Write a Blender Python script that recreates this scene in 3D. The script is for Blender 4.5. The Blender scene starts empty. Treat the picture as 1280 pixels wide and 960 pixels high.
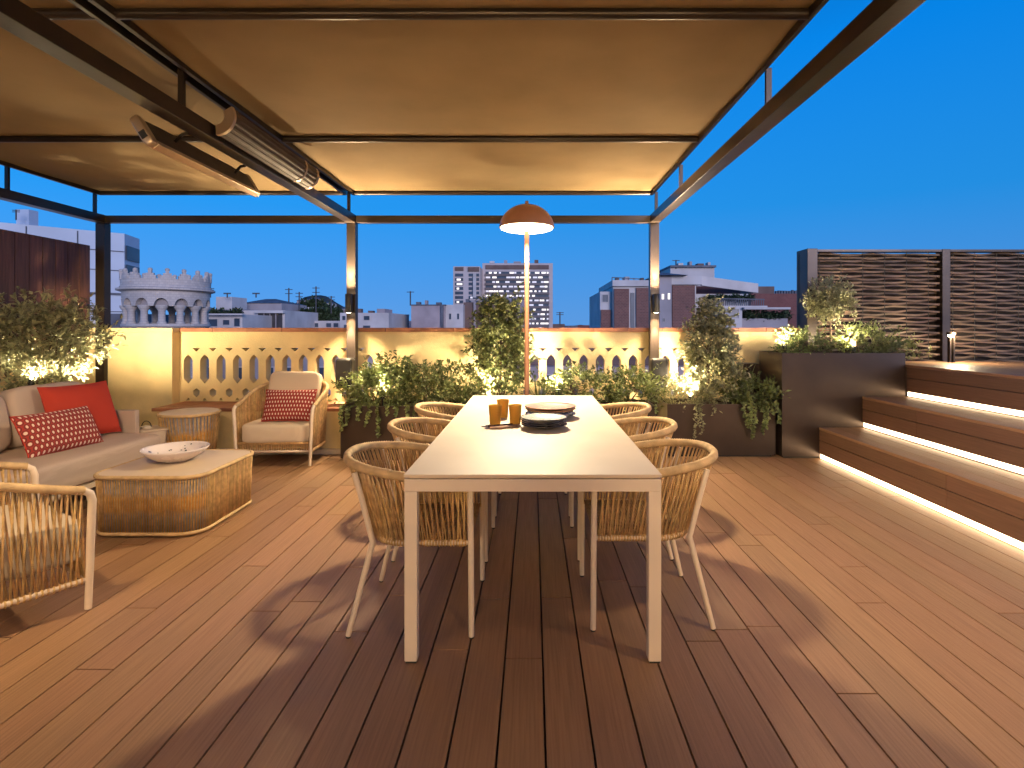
import bpy, bmesh, math, random
from math import pi, sin, cos, sqrt, radians
from mathutils import Vector, Matrix, noise

rng = random.Random(7)
scene = bpy.context.scene
COL = scene.collection
EYE = 1.33
FOC = 700.0
VPX, VPY = 666.0, 410.0

def W(px, py, Y):
    """photo pixel + depth -> world point"""
    return Vector(((px - VPX) / FOC * Y, Y, EYE - (py - VPY) / FOC * Y))

# ---------------------------------------------------------------- materials
MATS = {}
def nt(name):
    m = bpy.data.materials.new(name); m.use_nodes = True
    n = m.node_tree
    for x in list(n.nodes): n.nodes.remove(x)
    out = n.nodes.new('ShaderNodeOutputMaterial')
    b = n.nodes.new('ShaderNodeBsdfPrincipled')
    n.links.new(b.outputs[0], out.inputs[0])
    return m, n, b, out

def mat(name, col, rough=0.6, metal=0.0, var=0.12, scale=8.0, bump=0.0, bscale=60.0, island=0.0,
        col2=None, stretch=(1, 1, 1), spec=0.5, coat=0.0, trans=0.0):
    m, n, b, out = nt(name)
    N, L = n.nodes, n.links
    tc = N.new('ShaderNodeTexCoord'); mp = N.new('ShaderNodeMapping')
    mp.inputs['Scale'].default_value = stretch
    L.new(tc.outputs['Object'], mp.inputs[0])
    ns = N.new('ShaderNodeTexNoise'); ns.inputs['Scale'].default_value = scale; ns.inputs['Detail'].default_value = 6
    L.new(mp.outputs[0], ns.inputs['Vector'])
    rp = N.new('ShaderNodeMix'); rp.data_type = 'RGBA'
    c = Vector(col)
    c2 = Vector(col2) if col2 else c * (1 - var * 2)
    rp.inputs[6].default_value = (*(c * (1 + var * 0.6)), 1); rp.inputs[7].default_value = (*c2, 1)
    cr = N.new('ShaderNodeMapRange'); cr.inputs[1].default_value = 0.35; cr.inputs[2].default_value = 0.68
    L.new(ns.outputs[0], cr.inputs[0]); L.new(cr.outputs[0], rp.inputs[0])
    last = rp.outputs[2]
    if island > 0:
        g = N.new('ShaderNodeNewGeometry')
        hs = N.new('ShaderNodeHueSaturation')
        mr = N.new('ShaderNodeMapRange'); mr.inputs[3].default_value = 1 - island; mr.inputs[4].default_value = 1 + island
        L.new(g.outputs['Random Per Island'], mr.inputs[0]); L.new(mr.outputs[0], hs.inputs['Value'])
        mh = N.new('ShaderNodeMapRange'); mh.inputs[3].default_value = 0.5 - island * 0.04; mh.inputs[4].default_value = 0.5 + island * 0.04
        mm = N.new('ShaderNodeMath'); mm.operation = 'FRACT'; mu = N.new('ShaderNodeMath'); mu.operation = 'MULTIPLY'; mu.inputs[1].default_value = 7.31
        L.new(g.outputs['Random Per Island'], mu.inputs[0]); L.new(mu.outputs[0], mm.inputs[0]); L.new(mm.outputs[0], mh.inputs[0])
        L.new(mh.outputs[0], hs.inputs['Hue'])
        L.new(last, hs.inputs['Color']); last = hs.outputs[0]
    L.new(last, b.inputs['Base Color'])
    b.inputs['Metallic'].default_value = metal
    b.inputs['Specular IOR Level'].default_value = spec
    b.inputs['Coat Weight'].default_value = coat
    rr = N.new('ShaderNodeMapRange'); rr.inputs[3].default_value = max(0.02, rough - 0.08); rr.inputs[4].default_value = min(1, rough + 0.1)
    L.new(ns.outputs[0], rr.inputs[0]); L.new(rr.outputs[0], b.inputs['Roughness'])
    if bump > 0:
        n2 = N.new('ShaderNodeTexNoise'); n2.inputs['Scale'].default_value = bscale; n2.inputs['Detail'].default_value = 8
        L.new(mp.outputs[0], n2.inputs['Vector'])
        bp = N.new('ShaderNodeBump'); bp.inputs['Strength'].default_value = bump; bp.inputs['Distance'].default_value = 0.01
        L.new(n2.outputs[0], bp.inputs['Height']); L.new(bp.outputs[0], b.inputs['Normal'])
    if trans > 0:
        t = N.new('ShaderNodeBsdfTranslucent'); L.new(last, t.inputs[0])
        mx = N.new('ShaderNodeMixShader'); mx.inputs[0].default_value = trans
        L.new(b.outputs[0], mx.inputs[1]); L.new(t.outputs[0], mx.inputs[2]); L.new(mx.outputs[0], out.inputs[0])
    MATS[name] = m
    return m

def emat(name, col, strength):
    m, n, b, out = nt(name)
    b.inputs['Base Color'].default_value = (0.8, 0.8, 0.8, 1)
    b.inputs['Emission Color'].default_value = (*col, 1); b.inputs['Emission Strength'].default_value = strength
    MATS[name] = m; return m

def weave_mat(name, col, col2, freq, rough=0.85, bump=0.4, mode='XY'):
    """woven textile: two crossed wave fields"""
    m, n, b, out = nt(name); N, L = n.nodes, n.links
    tc = N.new('ShaderNodeTexCoord')
    w1 = N.new('ShaderNodeTexWave'); w1.wave_type = 'BANDS'; w1.bands_direction = mode[0]; w1.inputs['Scale'].default_value = freq
    w2 = N.new('ShaderNodeTexWave'); w2.wave_type = 'BANDS'; w2.bands_direction = mode[1]; w2.inputs['Scale'].default_value = freq
    for w in (w1, w2):
        w.inputs['Distortion'].default_value = 1.2; w.inputs['Detail'].default_value = 2
        L.new(tc.outputs['Object'], w.inputs['Vector'])
    a = N.new('ShaderNodeMath'); a.operation = 'MULTIPLY'; L.new(w1.outputs[1], a.inputs[0]); L.new(w2.outputs[1], a.inputs[1])
    ns = N.new('ShaderNodeTexNoise'); ns.inputs['Scale'].default_value = 2.2; ns.inputs['Detail'].default_value = 5
    L.new(tc.outputs['Object'], ns.inputs['Vector'])
    mx = N.new('ShaderNodeMix'); mx.data_type = 'RGBA'; mx.inputs[6].default_value = (*col, 1); mx.inputs[7].default_value = (*col2, 1)
    s = N.new('ShaderNodeMath'); s.operation = 'MULTIPLY_ADD'; s.inputs[1].default_value = 0.5
    L.new(a.outputs[0], s.inputs[0]); 
    mr = N.new('ShaderNodeMapRange'); mr.inputs[1].default_value = .3; mr.inputs[2].default_value = .75; mr.inputs[4].default_value = 0.5
    L.new(ns.outputs[0], mr.inputs[0]); L.new(mr.outputs[0], s.inputs[2]); L.new(s.outputs[0], mx.inputs[0])
    L.new(mx.outputs[2], b.inputs['Base Color'])
    b.inputs['Roughness'].default_value = rough; b.inputs['Specular IOR Level'].default_value = 0.2
    bp = N.new('ShaderNodeBump'); bp.inputs['Strength'].default_value = bump; bp.inputs['Distance'].default_value = 0.003
    L.new(a.outputs[0], bp.inputs['Height']); L.new(bp.outputs[0], b.inputs['Normal'])
    MATS[name] = m; return m

def dots_mat(name):
    """dark red cushion cover with staggered cream dots, laid out on the cover's UVs"""
    m, n, b, out = nt(name); N, L = n.nodes, n.links
    tc = N.new('ShaderNodeTexCoord'); sp = N.new('ShaderNodeSeparateXYZ'); L.new(tc.outputs['UV'], sp.inputs[0])
    def math_(op, a, bb=None, c=None):
        x = N.new('ShaderNodeMath'); x.operation = op
        for i, v in enumerate((a, bb, c)):
            if v is None: continue
            if isinstance(v, (int, float)): x.inputs[i].default_value = v
            else: L.new(v, x.inputs[i])
        return x.outputs[0]
    u = math_('MULTIPLY', sp.outputs[0], 17.0); v = math_('MULTIPLY', sp.outputs[1], 8.0)
    row = math_('FLOOR', v)
    off = math_('MULTIPLY', math_('MODULO', row, 2.0), 0.5)
    fu = math_('SUBTRACT', math_('FRACT', math_('ADD', u, off)), 0.5)
    fv = math_('SUBTRACT', math_('FRACT', v), 0.5)
    d = math_('SQRT', math_('ADD', math_('POWER', math_('MULTIPLY', fu, 1.15), 2.0), math_('POWER', math_('MULTIPLY', fv, 0.85), 2.0)))
    dot = math_('LESS_THAN', d, 0.235)
    ring = math_('LESS_THAN', math_('ABSOLUTE', math_('SUBTRACT', d, 0.40)), 0.05)
    c1 = N.new('ShaderNodeMix'); c1.data_type = 'RGBA'; c1.inputs[6].default_value = (0.36, 0.035, 0.028, 1); c1.inputs[7].default_value = (0.10, 0.03, 0.025, 1)
    L.new(ring, c1.inputs[0])
    c2 = N.new('ShaderNodeMix'); c2.data_type = 'RGBA'; c2.inputs[7].default_value = (0.75, 0.62, 0.5, 1)
    L.new(c1.outputs[2], c2.inputs[6]); L.new(dot, c2.inputs[0]); L.new(c2.outputs[2], b.inputs['Base Color'])
    b.inputs['Roughness'].default_value = 0.9
    ns = N.new('ShaderNodeTexNoise'); ns.inputs['Scale'].default_value = 300; L.new(tc.outputs['UV'], ns.inputs['Vector'])
    bp = N.new('ShaderNodeBump'); bp.inputs['Strength'].default_value = 0.3; bp.inputs['Distance'].default_value = 0.004
    L.new(ns.outputs[0], bp.inputs['Height']); L.new(bp.outputs[0], b.inputs['Normal'])
    MATS[name] = m; return m

def brick_mat(name, c1, c2, mortar, scale, bw=0.5, rh=0.25, ms=0.02, emis=None):
    m, n, b, out = nt(name); N, L = n.nodes, n.links
    tc = N.new('ShaderNodeTexCoord'); sp = N.new('ShaderNodeSeparateXYZ'); cb = N.new('ShaderNodeCombineXYZ')
    L.new(tc.outputs['Object'], sp.inputs[0])
    ad = N.new('ShaderNodeMath'); ad.operation = 'ADD'; L.new(sp.outputs[0], ad.inputs[0]); L.new(sp.outputs[1], ad.inputs[1])
    L.new(ad.outputs[0], cb.inputs[0]); L.new(sp.outputs[2], cb.inputs[1])
    br = N.new('ShaderNodeTexBrick'); br.inputs['Scale'].default_value = scale
    br.inputs['Color1'].default_value = (*c1, 1); br.inputs['Color2'].default_value = (*c2, 1); br.inputs['Mortar'].default_value = (*mortar, 1)
    br.inputs['Brick Width'].default_value = bw; br.inputs['Row Height'].default_value = rh; br.inputs['Mortar Size'].default_value = ms
    L.new(cb.outputs[0], br.inputs['Vector'])
    ns = N.new('ShaderNodeTexNoise'); ns.inputs['Scale'].default_value = 0.6; ns.inputs['Detail'].default_value = 6
    L.new(tc.outputs['Object'], ns.inputs['Vector'])
    hs = N.new('ShaderNodeHueSaturation'); mr = N.new('ShaderNodeMapRange'); mr.inputs[3].default_value = .65; mr.inputs[4].default_value = 1.3
    L.new(ns.outputs[0], mr.inputs[0]); L.new(mr.outputs[0], hs.inputs['Value']); L.new(br.outputs[0], hs.inputs['Color'])
    L.new(hs.outputs[0], b.inputs['Base Color']); b.inputs['Roughness'].default_value = 0.8
    MATS[name] = m; return m

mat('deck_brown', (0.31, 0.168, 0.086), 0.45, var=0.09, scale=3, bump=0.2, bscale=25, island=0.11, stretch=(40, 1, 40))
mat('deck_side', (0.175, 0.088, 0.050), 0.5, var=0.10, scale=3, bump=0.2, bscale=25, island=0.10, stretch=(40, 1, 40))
mat('wood_fence', (0.105, 0.043, 0.022), 0.45, var=0.22, scale=2.4, bump=0.3, bscale=22, island=0.12, stretch=(14, 14, 1.1))
mat('plaster', (0.80, 0.62, 0.31), 0.9, var=0.10, scale=2.5, bump=0.35, bscale=90)
mat('terracotta', (0.36, 0.14, 0.07), 0.55, var=0.15, scale=7, bump=0.15)
mat('steel_brown', (0.034, 0.024, 0.019), 0.32, metal=0.5, var=0.12, scale=3, bump=0.04)
mat('planter_metal', (0.062, 0.043, 0.034), 0.30, metal=0.5, var=0.15, scale=2.2, bump=0.05, bscale=18)
mat('black_plastic', (0.018, 0.017, 0.016), 0.45, var=0.1, bump=0.05)
mat('cream_metal', (0.72, 0.58, 0.44), 0.4, var=0.03, scale=4, bump=0.03)
mat('cream_top', (0.62, 0.48, 0.34), 0.55, var=0.03, scale=3, bump=0.02)
mat('rope_tan', (0.60, 0.37, 0.155), 0.8, var=0.15, scale=30, bump=0.6, bscale=300, island=0.18)
mat('rope_rim', (0.62, 0.42, 0.21), 0.75, var=0.12, scale=20, bump=0.4, bscale=300)
mat('rope_orange', (0.50, 0.22, 0.04), 0.8, var=0.2, scale=9, island=0.3, col2=(0.22, 0.22, 0.24))
mat('copper', (0.38, 0.18, 0.10), 0.4, metal=0.25, var=0.05)
weave_mat('canopy_fabric', (0.27, 0.19, 0.10), (0.175, 0.12, 0.06), 60)
weave_mat('cushion_beige', (0.58, 0.45, 0.36), (0.50, 0.38, 0.30), 120)
weave_mat('cushion_cream', (0.66, 0.54, 0.40), (0.58, 0.46, 0.33), 120)
weave_mat('cushion_red', (0.50, 0.055, 0.032), (0.42, 0.04, 0.025), 120, mode='XZ')
dots_mat('cushion_dots')
mat('leaf_olive', (0.22, 0.25, 0.09), 0.5, var=0.3, scale=6, island=0.45, trans=0.3)
mat('leaf_pale', (0.38, 0.38, 0.20), 0.5, var=0.3, scale=6, island=0.45, trans=0.3)
mat('leaf_green', (0.20, 0.24, 0.08), 0.5, var=0.3, scale=6, island=0.45, trans=0.3)
mat('leaf_dark', (0.05, 0.08, 0.03), 0.6, var=0.3, scale=2, island=0.4, trans=0.2)
mat('bark', (0.16, 0.11, 0.07), 0.9, var=0.3, scale=20, bump=0.5)
mat('soil', (0.05, 0.035, 0.025), 1, var=0.3, scale=20, bump=1)
mat('heater_silver', (0.55, 0.42, 0.30), 0.3, metal=0.7, var=0.06)
mat('heater_shell', (0.05, 0.033, 0.024), 0.6, metal=0.1, var=0.1)
mat('heater_mesh', (0.12, 0.07, 0.05), 0.4, metal=0.6, var=0.1)
mat('plate_dark', (0.06, 0.055, 0.06), 0.25, var=0.2, scale=20)
mat('plate_pattern', (0.62, 0.56, 0.42), 0.25, var=0.2, scale=28, col2=(0.22, 0.20, 0.12))
mat('plate_brown', (0.42, 0.20, 0.09), 0.3, var=0.2, scale=20, col2=(0.26, 0.11, 0.05))
mat('bowl_white', (0.78, 0.68, 0.66), 0.25, var=0.04, scale=8)
mat('ink', (0.06, 0.07, 0.09), 0.4)
mat('cutlery', (0.10, 0.07, 0.06), 0.25, metal=0.8)
mat('napkin', (0.42, 0.22, 0.12), 0.9, var=0.2, scale=40, col2=(0.2, 0.13, 0.1))
mat('tiles_cream', (0.66, 0.55, 0.42), 0.4, var=0.05)
mat('screen_rope', (0.15, 0.092, 0.054), 0.55, var=0.25, scale=6, bump=0.3, bscale=120, island=0.2)
mat('screen_back', (0.02, 0.014, 0.011), 0.9)
mat('city_white', (0.62, 0.58, 0.56), 0.8, var=0.10, scale=0.5)
mat('city_grey', (0.40, 0.36, 0.37), 0.85, var=0.10, scale=0.5)
mat('city_mauve', (0.42, 0.35, 0.36), 0.85, var=0.12, scale=0.5)
mat('city_brown', (0.20, 0.13, 0.11), 0.85, var=0.15, scale=0.5)
mat('city_stone', (0.60, 0.54, 0.50), 0.85, var=0.12, scale=1.5, bump=0.4, bscale=12)
mat('city_dark', (0.06, 0.055, 0.06), 0.6, var=0.2, scale=1)
mat('metal_panel', (0.55, 0.62, 0.72), 0.5, metal=0.0, var=0.06, scale=0.3)
mat('glass_dark', (0.05, 0.07, 0.10), 0.35, metal=0.0, var=0.25, scale=0.7, spec=0.8)
mat('tower_band', (0.22, 0.18, 0.17), 0.8, var=0.12, scale=0.2)
mat('tower_white', (0.58, 0.50, 0.48), 0.8, var=0.06, scale=0.2)
mat('roof_slate', (0.14, 0.15, 0.18), 0.7, var=0.2, scale=1)
mat('hill_green', (0.05, 0.06, 0.05), 0.9, var=0.35, scale=0.05)
mat('city_ground', (0.06, 0.06, 0.065), 0.9, var=0.2, scale=0.02)
mat('slab', (0.12, 0.10, 0.09), 0.9)
brick_mat('city_stone', (0.62, 0.55, 0.50), (0.52, 0.46, 0.43), (0.40, 0.36, 0.34), 2.6, .55, .30, .015)
brick_mat('brick_red', (0.22, 0.095, 0.075), (0.16, 0.07, 0.06), (0.26, 0.16, 0.13), 2.0)
brick_mat('brick_plain', (0.20, 0.075, 0.065), (0.17, 0.06, 0.055), (0.22, 0.09, 0.07), 2.0)
emat('led', (1.0, 0.74, 0.45), 4.2)
emat('lamp_glow', (1.0, 0.80, 0.52), 6.0)
emat('lantern_glow', (1.0, 0.80, 0.52), 8.0)
emat('lens_glow', (1.0, 0.86, 0.62), 30.0)
emat('window_lit', (1.0, 0.86, 0.70), .55)
emat('window_dim', (0.9, 0.8, 0.85), 0.22)
def rope_band(name, z0, z1):
    m = mat(name, (0.50, 0.20, 0.03), 0.8, var=.2, scale=9, island=.3)
    N, L = m.node_tree.nodes, m.node_tree.links
    tc = N.new('ShaderNodeTexCoord'); sp = N.new('ShaderNodeSeparateXYZ'); L.new(tc.outputs['Object'], sp.inputs[0])
    ns = N.new('ShaderNodeTexNoise'); ns.inputs['Scale'].default_value = 14; L.new(tc.outputs['Object'], ns.inputs[0])
    ma = N.new('ShaderNodeMath'); ma.operation = 'MULTIPLY_ADD'; ma.inputs[1].default_value = (z1-z0)*.22; L.new(ns.outputs[0], ma.inputs[0]); L.new(sp.outputs[2], ma.inputs[2])
    mr = N.new('ShaderNodeMapRange'); mr.inputs[1].default_value = z0 + (z1-z0)*.11; mr.inputs[2].default_value = z1 + (z1-z0)*.11; L.new(ma.outputs[0], mr.inputs[0])
    cr = N.new('ShaderNodeValToRGB'); e = cr.color_ramp.elements
    e[0].position = .0; e[0].color = (.30, .35, .44, 1); e[1].position = 1; e[1].color = (.30, .33, .42, 1)
    for p, c in ((.30, (.32, .36, .42, 1)), (.42, (.70, .34, .06, 1)), (.60, (.72, .34, .05, 1)), (.72, (.34, .36, .44, 1))):
        q = e.new(p); q.color = c
    L.new(mr.outputs[0], cr.inputs[0])
    b = next(n for n in N if n.type == 'BSDF_PRINCIPLED'); L.new(cr.outputs[0], b.inputs['Base Color'])
rope_band('band_low', .02, .38); rope_band('band_high', .02, .50)
# amber glass
_m, _n, _b, _o = nt('amber_glass')
_b.inputs['Base Color'].default_value = (1.0, 0.55, 0.10, 1); _b.inputs['Transmission Weight'].default_value = 0.55
_b.inputs['Roughness'].default_value = 0.2; _b.inputs['IOR'].default_value = 1.12
MATS['amber_glass'] = _m

# ---------------------------------------------------------------- mesh building
WO = {}       # world offset of every object made (no rotation at creation)
class MB:
    def __init__(s): s.v = []; s.f = []; s.uv = None
    def box(s, x0, x1, y0, y1, z0, z1):
        b = len(s.v)
        for z in (z0, z1):
            s.v += [(x0, y0, z), (x1, y0, z), (x1, y1, z), (x0, y1, z)]
        s.f += [(b, b+3, b+2, b+1), (b+4, b+5, b+6, b+7), (b, b+1, b+5, b+4), (b+1, b+2, b+6, b+5), (b+2, b+3, b+7, b+6), (b+3, b, b+4, b+7)]
        return s
    def obox(s, c, half, M):
        b = len(s.v)
        for z in (-1, 1):
            for x, y in ((-1, -1), (1, -1), (1, 1), (-1, 1)):
                s.v.append(tuple(Vector(c) + M @ Vector((x*half[0], y*half[1], z*half[2]))))
        s.f += [(b, b+3, b+2, b+1), (b+4, b+5, b+6, b+7), (b, b+1, b+5, b+4), (b+1, b+2, b+6, b+5), (b+2, b+3, b+7, b+6), (b+3, b, b+4, b+7)]
        return s
    def tube(s, pts, r, n=8, caps=True, closed=False, flat=1.0):
        pts = [Vector(p) for p in pts]; m = len(pts); b = len(s.v)
        rr = r if isinstance(r, (list, tuple)) else [r] * m
        prev = None
        for i, p in enumerate(pts):
            if closed: t = pts[(i+1) % m] - pts[i-1]
            else: t = pts[min(i+1, m-1)] - pts[max(i-1, 0)]
            if t.length < 1e-9: t = Vector((0, 0, 1))
            t.normalize()
            if prev is None:
                a = Vector((0, 0, 1)) if abs(t.z) < 0.9 else Vector((1, 0, 0))
                u = (a - t * a.dot(t)).normalized()
            else:
                u = (prev - t * prev.dot(t)); u = u.normalized() if u.length > 1e-6 else prev
            prev = u; w = t.cross(u)
            for k in range(n):
                a = 2 * pi * (k + 0.5) / n
                s.v.append(tuple(p + u * cos(a) * rr[i] + w * sin(a) * rr[i] * flat))
        for i in range(m if closed else m - 1):
            j = (i + 1) % m
            for k in range(n):
                s.f.append((b+i*n+k, b+i*n+(k+1) % n, b+j*n+(k+1) % n, b+j*n+k))
        if caps and not closed:
            s.f.append(tuple(b + k for k in reversed(range(n)))); s.f.append(tuple(b + (m-1)*n + k for k in range(n)))
        return s
    def lathe(s, prof, c, n=32, closed=False):
        b = len(s.v); c = Vector(c); m = len(prof)
        for (r, z) in prof:
            for k in range(n):
                a = 2*pi*k/n; s.v.append((c.x + r*cos(a), c.y + r*sin(a), c.z + z))
        for i in range(m if closed else m-1):
            j = (i+1) % m
            for k in range(n): s.f.append((b+i*n+k, b+i*n+(k+1) % n, b+j*n+(k+1) % n, b+j*n+k))
        return s
    def prism(s, poly, z0, z1):
        b = len(s.v); n = len(poly)
        for z in (z0, z1): s.v += [(x, y, z) for x, y in poly]
        s.f.append(tuple(b+k for k in reversed(range(n)))); s.f.append(tuple(b+n+k for k in range(n)))
        for k in range(n): s.f.append((b+k, b+(k+1) % n, b+n+(k+1) % n, b+n+k))
        return s
    def superbox(s, c, half, n=8, seg=10, M=None, bulge=0.0):
        b = len(s.v); idx = {}; c = Vector(c)
        def vert(p):
            key = tuple(round(q, 5) for q in p)
            if key in idx: return idx[key]
            x, y, z = p
            k = (abs(x)**n + abs(y)**n + abs(z)**n) ** (-1.0/n)
            x, y, z = x*k, y*k, z*k
            zz = z * (1 + bulge * (1 - x*x) * (1 - y*y))
            q = Vector((x*half[0], y*half[1], zz*half[2]))
            if M: q = M @ q
            s.v.append(tuple(c + q)); idx[key] = len(s.v) - 1
            return idx[key]
        g = [-cos(pi * i / seg) for i in range(seg+1)]
        for ax in range(3):
            for sg in (-1, 1):
                for i in range(seg):
                    for j in range(seg):
                        quad = []
                        for a, bb in ((i, j), (i+1, j), (i+1, j+1), (i, j+1)):
                            p = [0, 0, 0]; p[ax] = sg; p[(ax+1) % 3] = g[a]; p[(ax+2) % 3] = g[bb]
                            quad.append(vert(p))
                        if sg < 0: quad.reverse()
                        s.f.append(tuple(quad))
        return s
    def build(s, name, m, parent=None, smooth=False, origin=None, bevel=0, autos=None):
        me = bpy.data.meshes.new(name)
        if parent is not None: off = WO[parent]
        elif origin is not None: off = Vector(origin)
        else:
            xs = [p[0] for p in s.v]; ys = [p[1] for p in s.v]; zs = [p[2] for p in s.v]
            off = Vector(((min(xs)+max(xs))/2, (min(ys)+max(ys))/2, min(zs)))
        me.from_pydata([(x-off.x, y-off.y, z-off.z) for x, y, z in s.v], [], s.f)
        if s.uv is not None:
            ul = me.uv_layers.new(name='UVMap')
            for lp in me.loops: ul.data[lp.index].uv = s.uv[lp.vertex_index]
        me.materials.append(MATS[m])
        if bevel:
            bm = bmesh.new(); bm.from_mesh(me)
            bmesh.ops.remove_doubles(bm, verts=bm.verts, dist=1e-6)
            ed = [e for e in bm.edges if e.is_manifold and e.calc_face_angle(0) > 0.6]
            bmesh.ops.bevel(bm, geom=ed, offset=bevel, segments=2, profile=0.7, affect='EDGES', clamp_overlap=True)
            bm.to_mesh(me); bm.free()
        if smooth: me.shade_smooth()
        if autos: me.shade_smooth(); me.set_sharp_from_angle(angle=radians(autos))
        o = bpy.data.objects.new(name, me); COL.objects.link(o)
        if parent is not None:
            o.parent = parent; WO[o] = WO[parent].copy()
        else:
            o.location = off; WO[o] = off.copy()
        return o

def tag(o, label, cat, group=None):
    o['label'] = label; o['category'] = cat
    if group: o['group'] = group
    return o
def thing(name, loc, label, cat, group=None):
    o = bpy.data.objects.new(name, None); COL.objects.link(o); o.location = loc
    o.empty_display_size = 0.1
    WO[o] = Vector(loc); return tag(o, label, cat, group)
def struct(o): o['kind'] = 'structure'; return o
def stuff(o, label, cat): tag(o, label, cat); o['kind'] = 'stuff'; return o
def copy_tree(o, parent=None):
    c = o.copy(); COL.objects.link(c)
    c.parent = parent
    for ch in list(o.children): copy_tree(ch, c)
    return c
def lamp(kind, name, loc, energy, col, parent, size=0.03, direction=None, angle=100, blend=0.6):
    l = bpy.data.lights.new(name, kind); l.energy = energy; l.color = col
    l.shadow_soft_size = size
    if kind == 'SPOT': l.spot_size = radians(angle); l.spot_blend = blend
    o = bpy.data.objects.new(name, l); COL.objects.link(o)
    o.parent = parent; o.location = Vector(loc) - WO[parent]
    if direction is not None: o.rotation_euler = Vector(direction).to_track_quat('-Z', 'Y').to_euler()
    return o
WARM = (1.0, 0.73, 0.42)
WARM2 = (1.0, 0.80, 0.50)

# ================================================================ SETTING
# deck boards
d = MB()
BW, GAP = 0.152, 0.0075
x = -5.1 + 0.0
i = 0
x = 0.04 - BW * 34
while x < 9.0:
    y = -3.2 + rng.random() * 1.6 - 1.6
    while y < 6.45:
        L_ = rng.choice([1.6, 2.0, 2.4, 2.4])
        y1 = min(y + L_, 6.48)
        if y1 > -3.2:
            d.box(x + GAP/2, x + BW - GAP/2, max(y, -3.2) + 0.0035, y1 - 0.0035, -0.024, 0)
        y += L_
    x += BW
dk = struct(d.build('deck', 'deck_brown', origin=(0, 0, 0)))
struct(MB().box(-5.4, 9.2, -3.3, 6.62, -0.4, -0.05).build('terrace_slab', 'slab', origin=(0, 0, -0.4)))
struct(MB().box(-5.3, 9.1, -3.2, 6.6, -22, -0.4).build('building_below', 'plaster', origin=(0, 0, -22)))
g = MB(); g.v = [(-4000, -600, -22.05), (4000, -600, -22.05), (4000, 6000, -22.05), (-4000, 6000, -22.05)]; g.f = [(0, 1, 2, 3)]
struct(g.build('ground', 'city_ground', origin=(0, 0, -22.05)))

# house wall behind the camera (carries the added fill lanterns)
hw = thing('house_wall', (0, -3.3, 0), 'plastered house wall closing the terrace on the viewer side', 'wall')
MB().box(-5.2, 9.0, -3.5, -3.25, 0, 3.1).build('wall', 'plaster', hw)

# parapet with openings -------------------------------------------------
def poly_panel(name, outer, holes, y0, thick, m, parent):
    cu = bpy.data.curves.new(name, 'CURVE'); cu.dimensions = '2D'; cu.fill_mode = 'BOTH'; cu.extrude = thick / 2
    for poly in [outer] + holes:
        sp = cu.splines.new('POLY'); sp.points.add(len(poly) - 1)
        for q, (a, b) in zip(sp.points, poly): q.co = (a, b, 0, 1)
        sp.use_cyclic_u = True
    tmp = bpy.data.objects.new('tmp', cu); COL.objects.link(tmp)
    me = bpy.data.meshes.new_from_object(tmp.evaluated_get(bpy.context.evaluated_depsgraph_get()))
    bpy.data.objects.remove(tmp); bpy.data.curves.remove(cu)
    off = WO[parent]
    for v in me.vertices:
        a, b, c = v.co; v.co = (a - off.x, y0 + thick/2 - c - off.y, b - off.z)
    me.materials.clear(); me.materials.append(MATS[m]); me.name = name
    o = bpy.data.objects.new(name, me); COL.objects.link(o); o.parent = parent; WO[o] = off.copy()
    return o
def openings(x0, n, p=0.1905):
    H = []
    for k in range(n):
        c = x0 + k * p
        w = 0.052
        H.append([(c-w, .745), (c, .685), (c+w, .745), (c+w, .955), (c+w*.62, .993), (c, 1.022), (c-w*.62, .993), (c-w, .955)])
        H.append([(c-.028, .488), (c+.028, .488), (c, .522)])
        m_ = c + p/2
        if k < n - 1:
            H.append([(m_-.045, 1.098), (m_+.045, 1.098), (m_, 1.055)][::-1])
            H.append([(m_-.036, .555), (m_, .525), (m_+.036, .555), (m_+.036, .605), (m_, .633), (m_-.036, .605)])
    return H
pw = thing('parapet_wall', (-1, 6.55, 0), 'yellow plaster parapet with pierced hexagonal openings and terracotta coping', 'wall')
YW = 6.5
poly_panel('wall', [(-5.3, 0), (3.3, 0), (3.3, 1.285), (-5.3, 1.285)], openings(-4.0, 12) + openings(-0.17, 12), YW, 0.13, 'plaster', pw)
cp = MB()
x = -5.3
while x < 3.3:
    cp.box(x + .001, x + .398, YW - .035, YW + .165, 1.2852, 1.332); x += .4
cp.build('coping', 'terracotta', pw, bevel=.004)
MB().box(-5.08, -4.10, 6.365, 6.498, 0, 1.283).box(-5.08, -4.08, 6.34, 6.464, 1.284, 1.3315).build('pier', 'plaster', pw, bevel=.004)
bn = thing('wall_bench', (-3, 6.2, 0), 'low plaster ledge with terracotta tiled top along the parapet', 'ledge')
MB().box(-4.02, -1.90, 5.96, 6.498, 0, 0.445).build('base', 'plaster', bn)
tb = MB(); x = -4.04
while x < -1.9:
    for (ya, yb) in ((5.93, 6.21), (6.213, 6.497)): tb.box(x+.0015, min(x + .285, -1.88), ya, yb, .4455, .48)
    x += .287
tb.build('tiled_top', 'terracotta', bn, bevel=.003)
MB().box(-4.00, -1.92, 5.90, 5.958, 0, .05).build('skirting', 'tiles_cream', bn)
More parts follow.
